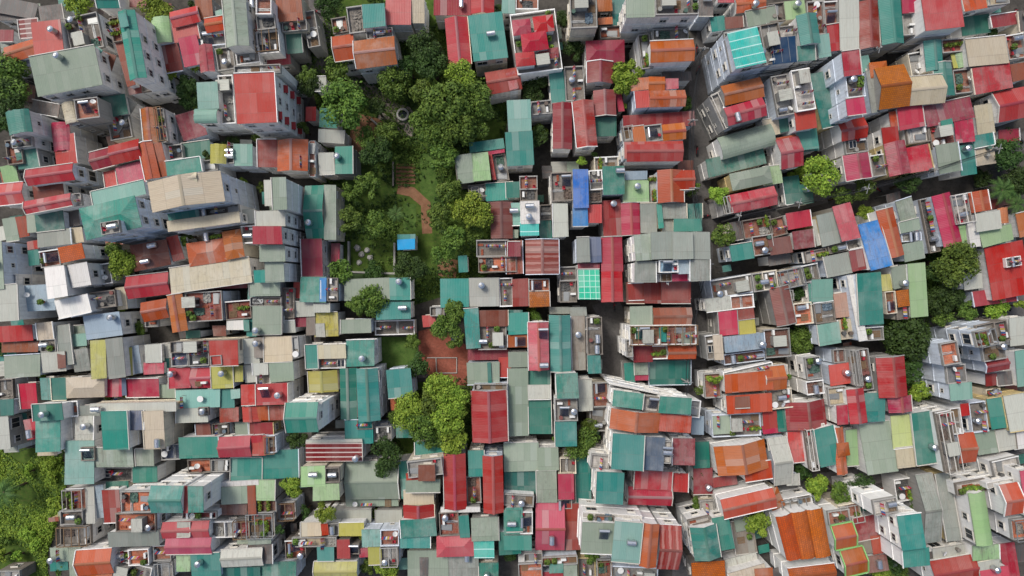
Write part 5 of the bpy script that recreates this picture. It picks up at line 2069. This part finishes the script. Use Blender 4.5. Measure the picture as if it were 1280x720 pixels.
for I in LT:
    hh = gr.uniform(2.4, 4.2); q = W(I.x, I.y, hh); n = min(HOUSES, key=lambda K: (K.x-I.x)**2+(K.y-I.y)**2).main.U
    r = tag(empty('lean_to', (q.x, q.y, 0), math.atan2(n.y, n.x)+gr.choice([0, 1.5708])), I.label, 'lean-to', 'lean-to roofs in the gaps')
    m = MB(); s = .18*I.b; c = [V3((-I.a/2, -I.b/2, hh-s/2)), V3((I.a/2, -I.b/2, hh-s/2)), V3((I.a/2, I.b/2, hh+s/2)), V3((-I.a/2, I.b/2, hh+s/2))]
    m.face(c, rm(I.c), [(0, I.b), (I.a, I.b), (I.a, 0), (0, 0)]); m.face([v-V3((0, 0, .05)) for v in c][::-1], rm(I.c))
    for k in range(4): m.face([c[k]-V3((0, 0, .05)), c[(k+1) % 4]-V3((0, 0, .05)), c[(k+1) % 4], c[k]], rm(I.c))
    m.obj('roof', r)
    for k in range(4):
        m = MB(); p0 = c[k]*.92; m.cyl(V3((p0.x, p0.y, 0)), V3((p0.x, p0.y, c[k].z-.07)), .05, .05, M_GALV, 6); m.obj('post', r)
for px, py, r_ in BUSHES: TREES.append((px, py, r_, gr.uniform(2, 4), gr.choice('mmbd')))

# ---------------------------------------------------------------- trees
def crown_mesh(seed, rad, n, lf, mat):
    rr = rnd('crown', seed); m = MB(); lobes = []
    nl = 7+int(rad*5)
    for i in range(nl):
        a = rr.uniform(0, 6.283); d = rad*math.sqrt(rr.random())*.78; e = rr.uniform(.25, .45)*rad*.9
        z = math.sqrt(max(0, 1-(d/rad)**2))*rad*.62*rr.uniform(.35, 1.15)
        lobes.append((V3((math.cos(a)*d*rr.uniform(.85, 1.15), math.sin(a)*d, z-rad*.3)), e))
    for c, e in lobes:
        for _ in range(n//nl):
            d = V3((rr.gauss(0, 1), rr.gauss(0, 1), rr.gauss(.25, .8))).normalized()
            q = c+d*e*(rr.uniform(.72, 1.08) if rr.random() < .85 else rr.uniform(1.0, 1.3))
            nn = (d+V3((rr.uniform(-.8, .8), rr.uniform(-.8, .8), rr.uniform(-.2, .8)))).normalized()
            x = nn.orthogonal().normalized(); y = nn.cross(x); t = rr.uniform(0, 6.28); x, y = x*math.cos(t)+y*math.sin(t), y*math.cos(t)-x*math.sin(t)
            s = lf*rr.uniform(.6, 1.35); m.face([q-x*s, q-y*s*.55-nn*s*.15, q+x*s, q+y*s*.55+nn*s*.1], mat)
    return m.mesh('crown'), lobes
def trunk_mesh(seed, rad, h, lobes):
    m = MB(); rr = rnd('trunk', seed); r0 = .06*rad+.05
    b = V3((0, 0, -h)); t = V3((rr.uniform(-.2, .2), rr.uniform(-.2, .2), -rad*.35)); m.cyl(b, t, r0*1.5, r0, M_BARK, 8)
    for c, e in lobes[:7]: m.cyl(t, c, r0*.7, r0*.2, M_BARK, 5)
    return m.mesh('trunk')
SZ = [(1.0, 700, .13), (1.9, 1700, .17), (3.0, 3600, .19)]
CR = {}
def crown(sz, v):
    if (sz, v) not in CR:
        rad, n, lf = SZ[sz]; me, lobes = crown_mesh((sz, v), rad, n, lf, LEAF['m']); CR[sz, v] = (me, trunk_mesh((sz, v), rad, rad*.9+1.5, lobes), rad)
    return CR[sz, v]
def palm_mesh(seed):
    rr = rnd('palm', seed); m = MB()
    for i in range(16):
        a = i*6.283/16+rr.uniform(-.2, .2); L = rr.uniform(1.7, 2.4); up = rr.uniform(.2, .9)
        prev = None
        for k in range(9):
            s = k/8; q = V3((math.cos(a)*L*s, math.sin(a)*L*s, up*math.sin(s*2.6)-s*s*.5)); side = V3((-math.sin(a), math.cos(a), 0))
            if prev is not None:
                for sg in (-1, 1):
                    ll = .55*math.sin(.35+s*2.5)
                    for jj in (0, .5):
                        qq = prev.lerp(q, jj); m.face([qq, qq+V3((math.cos(a), math.sin(a), 0))*.12, qq+side*sg*ll+V3((math.cos(a)*.35, math.sin(a)*.35, -.2)), ], LEAF['p'])
                m.face([prev-side*.03, q-side*.03, q+side*.03, prev+side*.03], LEAF['p'])
            prev = q
    m2 = MB(); m2.cyl(V3((0, 0, -6)), V3((0, 0, .1)), .16, .1, M_BARK, 8)
    return m.mesh('crown'), m2.mesh('trunk')
PALM = palm_mesh(1)
CW = {'d': 'dark green', 'm': 'mid green', 'b': 'bright green', 'p': 'feathery'}
TI = []
for i, (x, y, r, h, k) in enumerate(TREES):
    I = It(); I.x, I.y, I.r, I.h, I.k, I.i = x, y, r, h, k, i; I.top_host = False
    s = 'huge ' if r > 22 else 'large ' if r > 17 else '' if r > 11 else 'small ' if r > 7.5 else 'tiny '
    I.word = 'palm tree' if k == 'p' else ('bush' if r < 8 else 'tree')
    I.d0 = s+CW[k]+' '+I.word; I.d1 = {'d': 'dense ', 'm': 'round ', 'b': 'fresh ', 'p': 'spreading '}[k]+I.d0
    o = sorted(HOUSES, key=lambda K: (K.x-x)**2+(K.y-y)**2)[:4]; I.nbs = list(dict.fromkeys(K.short for K in o)); TI.append(I)
describe(TI)
for I in TI:
    rr = rnd('tree', I.x, I.y); R3 = I.r*kk(I.h*.7)*1.12
    zt = max(I.h, R3*1.0)
    if I.k == 'p': me, tr = PALM; base = 2.2; name = 'palm_tree'
    else:
        sz = 0 if R3 < 1.45 else 1 if R3 < 2.5 else 2
        me, tr, base = crown(sz, rr.randrange(4 if sz else 3)); name = 'bush' if I.word == 'bush' else 'tree'
    sc = R3/base
    zc = zt-base*sc*.5 if I.k != 'p' else zt-.5
    c = W(I.x, I.y, zc)
    t = tag(empty(name, (c.x, c.y, 0)), I.label, {'palm tree': 'palm tree'}.get(I.word, I.word), {'tree': 'trees among the houses', 'bush': 'bushes among the houses', 'palm tree': 'palms among the houses'}[I.word])
    rz = rr.uniform(0, 6.28)
    co = link_mesh('crown', me, t, (0, 0, zc), rz, (sc*rr.uniform(.9, 1.1), sc*rr.uniform(.9, 1.1), sc))
    if I.k != 'p': co.material_slots[0].link = 'OBJECT'; co.material_slots[0].material = LEAF[I.k]
    tl = (SZ[sz][0]*.9+1.5) if I.k != 'p' else 6
    link_mesh('trunk', tr, t, (0, 0, zc), rz, (sc, sc, zc/tl if I.k == 'p' else zc/tl))

# undergrowth: too many leaves to count
def inside(x, y, poly):
    c = False; j = len(poly)-1
    for i in range(len(poly)):
        xi, yi = poly[i]; xj, yj = poly[j]
        if (yi > y) != (yj > y) and x < (xj-xi)*(y-yi)/(yj-yi)+xi: c = not c
        j = i
    return c
BARE = [(494, 204, 520, 231), (497, 236, 545, 300), (524, 192, 548, 262), (440, 300, 500, 345), (436, 140, 480, 195), (417, 218, 445, 262)]
def scatter(name, poly, n, keys, seed, size, hh):
    rr = rnd('sc', seed); m = MB(); xs = [q[0] for q in poly]; ys = [q[1] for q in poly]; c = 0
    while c < n:
        x, y = rr.uniform(min(xs), max(xs)), rr.uniform(min(ys), max(ys))
        if not inside(x, y, poly): continue
        if any(a < x < b2 and b < y < d for a, b, b2, d in BARE) and rr.random() < .72: c += 1; continue
        c += 1; q = W(x, y, 0); g = math.sin(q.x*.55)+math.sin(q.y*.6+1)+math.sin((q.x+q.y)*.3)
        if g < -.9: continue
        hgt = hh*(.4+.3*max(0, g))*rr.uniform(.5, 1.2); cl = V3((q.x, q.y, hgt*.6)); mat = LEAF[keys[0] if g+rr.uniform(-.8, .8) < .5 else keys[-1]]
        leafball(m, cl, max(.25, hgt*.7), 7, size, mat, rr)
    return tag(m.obj(name), kind='stuff')
scatter('undergrowth', PARK, 9000, 'dm', 1, .17, .9)
scatter('undergrowth', THICKET, 7000, 'mb', 2, .14, .9)
scatter('undergrowth', THICKET, 7000, 'bb', 22, .14, .8)
scatter('undergrowth', RGARD, 2400, 'dm', 3, .18, 1.0)
scatter('undergrowth', CGARD, 900, 'dm', 4, .17, .8)
for bx, by in ((496, 207), (496, 212), (496, 217), (496, 222), (496, 227)):
    m = MB(); rr = rnd('veg', by)
    for i in range(26):
        q = W(bx+i*.88, by, 0); leafball(m, V3((q.x, q.y, .15)), .17, 8, .1, LEAF['m'], rr)
    tag(m.obj('vegetables'), kind='stuff')

# ---------------------------------------------------------------- garden furniture
c = W(504, 144, 0)
r = tag(empty('stone_well', c), 'round pale stone well at the end of the garden path', 'well')
m = MB(); n = 24
for i in range(n):
    a0, a1 = i*6.283/n, (i+1)*6.283/n
    def ring(rad, a, z): return V3((math.cos(a)*rad, math.sin(a)*rad, z))
    m.face([ring(.75, a0, .7), ring(1.05, a0, .7), ring(1.05, a1, .7), ring(.75, a1, .7)], WALLS[3]); m.face([ring(1.05, a0, 0), ring(1.05, a1, 0), ring(1.05, a1, .7), ring(1.05, a0, .7)], WALLS[1])
    m.face([ring(.75, a0, 0), ring(.75, a1, 0), ring(.75, a1, .7), ring(.75, a0, .7)], WALLS[1])
m.obj('rim', r); m = MB(); m.cyl(V3((0, 0, .02)), V3((0, 0, .3)), .74, .74, M_GLASS, 24); m.obj('water', r)
m = MB()
for i in range(n):
    a0, a1 = i*6.283/n, (i+1)*6.283/n; m.face([ring(1.05, a0, .04), ring(1.7, a0, .04), ring(1.7, a1, .04), ring(1.05, a1, .04)], G_PATH)
m.obj('paved_ring', r)
def lowwall(name, pts, wd, h, mat, label, cat):
    m = MB()
    for i in range(len(pts)-1):
        a, b = W(*pts[i], 0), W(*pts[i+1], 0); d = (b-a).normalized(); nn = V3((-d.y, d.x, 0)); m.box(a-nn*wd/2+d*(0 if i == 0 else wd/2+.003), d*((b-a).length+(wd/2)-(0 if i == 0 else wd/2+.003)), nn*wd, V3((0, 0, h+i*.004)), mat)
    return tag(m.obj(name), label, cat)
lowwall('garden_wall', [(437, 302), (437, 340), (494, 342), (494, 305)], .3, .9, WALLS[3], 'low grey wall around the rockery yard in the garden', 'wall')
lowwall('garden_wall', [(492, 203), (492, 232)], .25, .6, WALLS[4], 'low bare wall beside the vegetable bed', 'wall')
lowwall('garden_wall', [(465, 150), (484, 168), (484, 195)], .3, .8, WALLS[3], 'low bent grey wall crossing the garden below the path', 'wall')
lowwall('garden_wall', [(533, 447), (571, 447), (571, 466), (546, 466), (545, 447)], .12, .25, WALLS[3], 'thin pale kerb wall around a bed in the red courtyard', 'wall')
lowwall('hedge', [(440, 346), (492, 347)], 1.0, .9, LEAF['d'], 'clipped dark hedge below the rockery yard', 'hedge')
rr = rnd('rocks')
for i, (x, y) in enumerate([(447, 310), (452, 318), (459, 313), (449, 328), (463, 322)]):
    q = W(x, y, 0); m = MB(); R0 = rr.uniform(.35, .6); N = 9
    rings = [[V3((math.cos(j*6.283/N+k)*R0*s*rr.uniform(.8, 1.2), math.sin(j*6.283/N+k)*R0*s*rr.uniform(.8, 1.2), z*R0)) for j in range(N)] for k, (s, z) in enumerate([(1, 0), (.95, .4), (.6, .85)])]
    for k in range(2):
        for j in range(N): m.face([rings[k][j], rings[k][(j+1) % N], rings[k+1][(j+1) % N], rings[k+1][j]], WALLS[3])
    m.face(rings[2], WALLS[3])
    o = m.obj('boulder', None, (q.x, q.y, 0)); tag(o, ['pale boulder nearest the hedge-free corner of the rockery', 'pale boulder in the middle of the rockery yard', 'pale boulder topmost toward the centre of the rockery', 'lowest pale boulder of the rockery yard', 'rightmost pale boulder of the rockery yard'][i], 'boulder', 'boulders in the rockery yard')

# parked motorbikes
def P_bike():
    r = empty('motorbike', (0, 0, -50))
    for x in (-.62, .62):
        m = MB(); m.cyl(V3((x, -.05, .3)), V3((x, .05, .3)), .3, .3, M_DARK, 14); m.obj('wheel', r)
    m = MB(); m.box(V3((-.45, -.14, .3)), V3((.8, 0, 0)), V3((0, .28, 0)), V3((0, 0, .3)), CLOTH[0]); m.cyl(V3((.55, 0, .35)), V3((.4, 0, 1.0)), .09, .05, CLOTH[0], 8); m.obj('body', r)
    m = MB(); m.box(V3((-.6, -.13, .61)), V3((.75, 0, 0)), V3((0, .26, 0)), V3((0, 0, .12)), M_DARK); m.obj('seat', r)
    m = MB(); m.cyl(V3((.38, -.33, 1.0)), V3((.38, .33, 1.0)), .025, .025, M_DARK, 6); m.obj('handlebar', r); return r
BK = None
spots = [(528+i*0, 698+i*3.6, 0) for i in range(0)]
blab = ['parked motorbike uppermost in the narrow gap beside the grey roof', 'motorbike by the lane beside the timber shed']
lane_spots = [(868, 120, 'red motorbike parked in the lane below the ribbed turquoise roof'), (879, 300, 'red motorbike parked in the lane beside the grey twin-roof block'), (766, 395, 'red motorbike parked in the middle yard'), (770, 430, 'red motorbike parked lower in the middle yard beside the narrow terrace'),
              (1215, 397, 'red motorbike parked on the wide road beside the pale blue tower'), (402, 60, 'red motorbike on the dark lane beside the garden trees'), (1120, 226, 'red motorbike on the diagonal lane below the sage roofs')]
bks = []
for x, y in BIKES:
    I = It(); I.x, I.y = x, y; I.top_host = False; I.d0 = 'red motorbike parked in the gap'; I.d1 = 'small '+I.d0
    I.nbs = list(dict.fromkeys(K.short for K in sorted(HOUSES, key=lambda K: (K.x-x)**2+(K.y-y)**2)[:4])); bks.append(I)
describe(bks)
lane_spots = [(I.x, I.y, I.label) for I in bks]
for i, (x, y, lb) in enumerate(lane_spots):
    BK0 = P_bike() if BK is None else copy_tree(BK)
    if BK is None: BK = BK0
    q = W(x, y, 0); BK0.location = (q.x, q.y, .03); BK0.rotation_euler = (0, 0, rnd('bk', i).uniform(0, 3)); tag(BK0, lb, 'motorbike', 'motorbikes parked in the lanes')

# poles and the bundles of cable strung between them
POLES = [(880, 60), (866, 150), (868, 235), (886, 330), (867, 415), (860, 478), (848, 590)]
POL2 = [(930, 92), (1010, 78), (1100, 60)]
POL3 = [(925, 270), (1000, 254), (1085, 236), (1170, 212), (1250, 186)]
def P_pole():
    r = empty('utility_pole', (0, 0, -50)); m = MB(); m.cyl(V3((0, 0, 0)), V3((0, 0, 9.5)), .17, .1, WALLS[3], 10); m.obj('shaft', r)
    m = MB(); m.box(V3((-.8, -.05, 8.9)), V3((1.6, 0, 0)), V3((0, .1, 0)), V3((0, 0, .12)), M_GALV); m.obj('crossarm', r)
    m = MB(); m.cyl(V3((.2, .15, 7.6)), V3((.2, .15, 8.4)), .22, .22, M_GALV, 10); m.obj('junction_box', r); return r
PP = None
def strings(P, desc, rot):
    global PP
    loc = []
    for i, (x, y) in enumerate(P):
        o = P_pole() if PP is None else copy_tree(PP)
        if PP is None: PP = o
        q = W(x, y, 9); o.location = (q.x, q.y, 0); o.rotation_euler = (0, 0, rot)
        od = ['first', 'second', 'third', 'fourth', 'fifth', 'sixth', 'seventh'][i]
        tag(o, 'concrete utility pole, %s along %s' % (od, desc), 'utility pole', 'utility poles along the lanes'); loc.append(V3((q.x, q.y, 8.8)))
    for i in range(len(loc)-1):
        m = MB(); rr = rnd('cab', desc, i)
        for k in range(5):
            o0 = V3((rr.uniform(-.35, .35), rr.uniform(-.35, .35), rr.uniform(-.5, .1))); pv = loc[i]+o0; sag = rr.uniform(.4, 1.1)
            for s in range(1, 9):
                t = s/8; q = loc[i].lerp(loc[i+1], t)+o0-V3((0, 0, sag*4*t*(1-t))); m.cyl(pv, q, .03, .03, M_DARK, 4, False); pv = q
        tag(m.obj('power_cable'), 'dark sagging cable bundle, span %s along %s' % (['one', 'two', 'three', 'four', 'five', 'six'][i], desc), 'cable', 'cable bundles over the lanes')
strings(POLES, 'the central lane from the top', 0)
strings(POL2, 'the upper side lane', 1.3)
strings(POL3, 'the diagonal lane from its low end', 1.3)
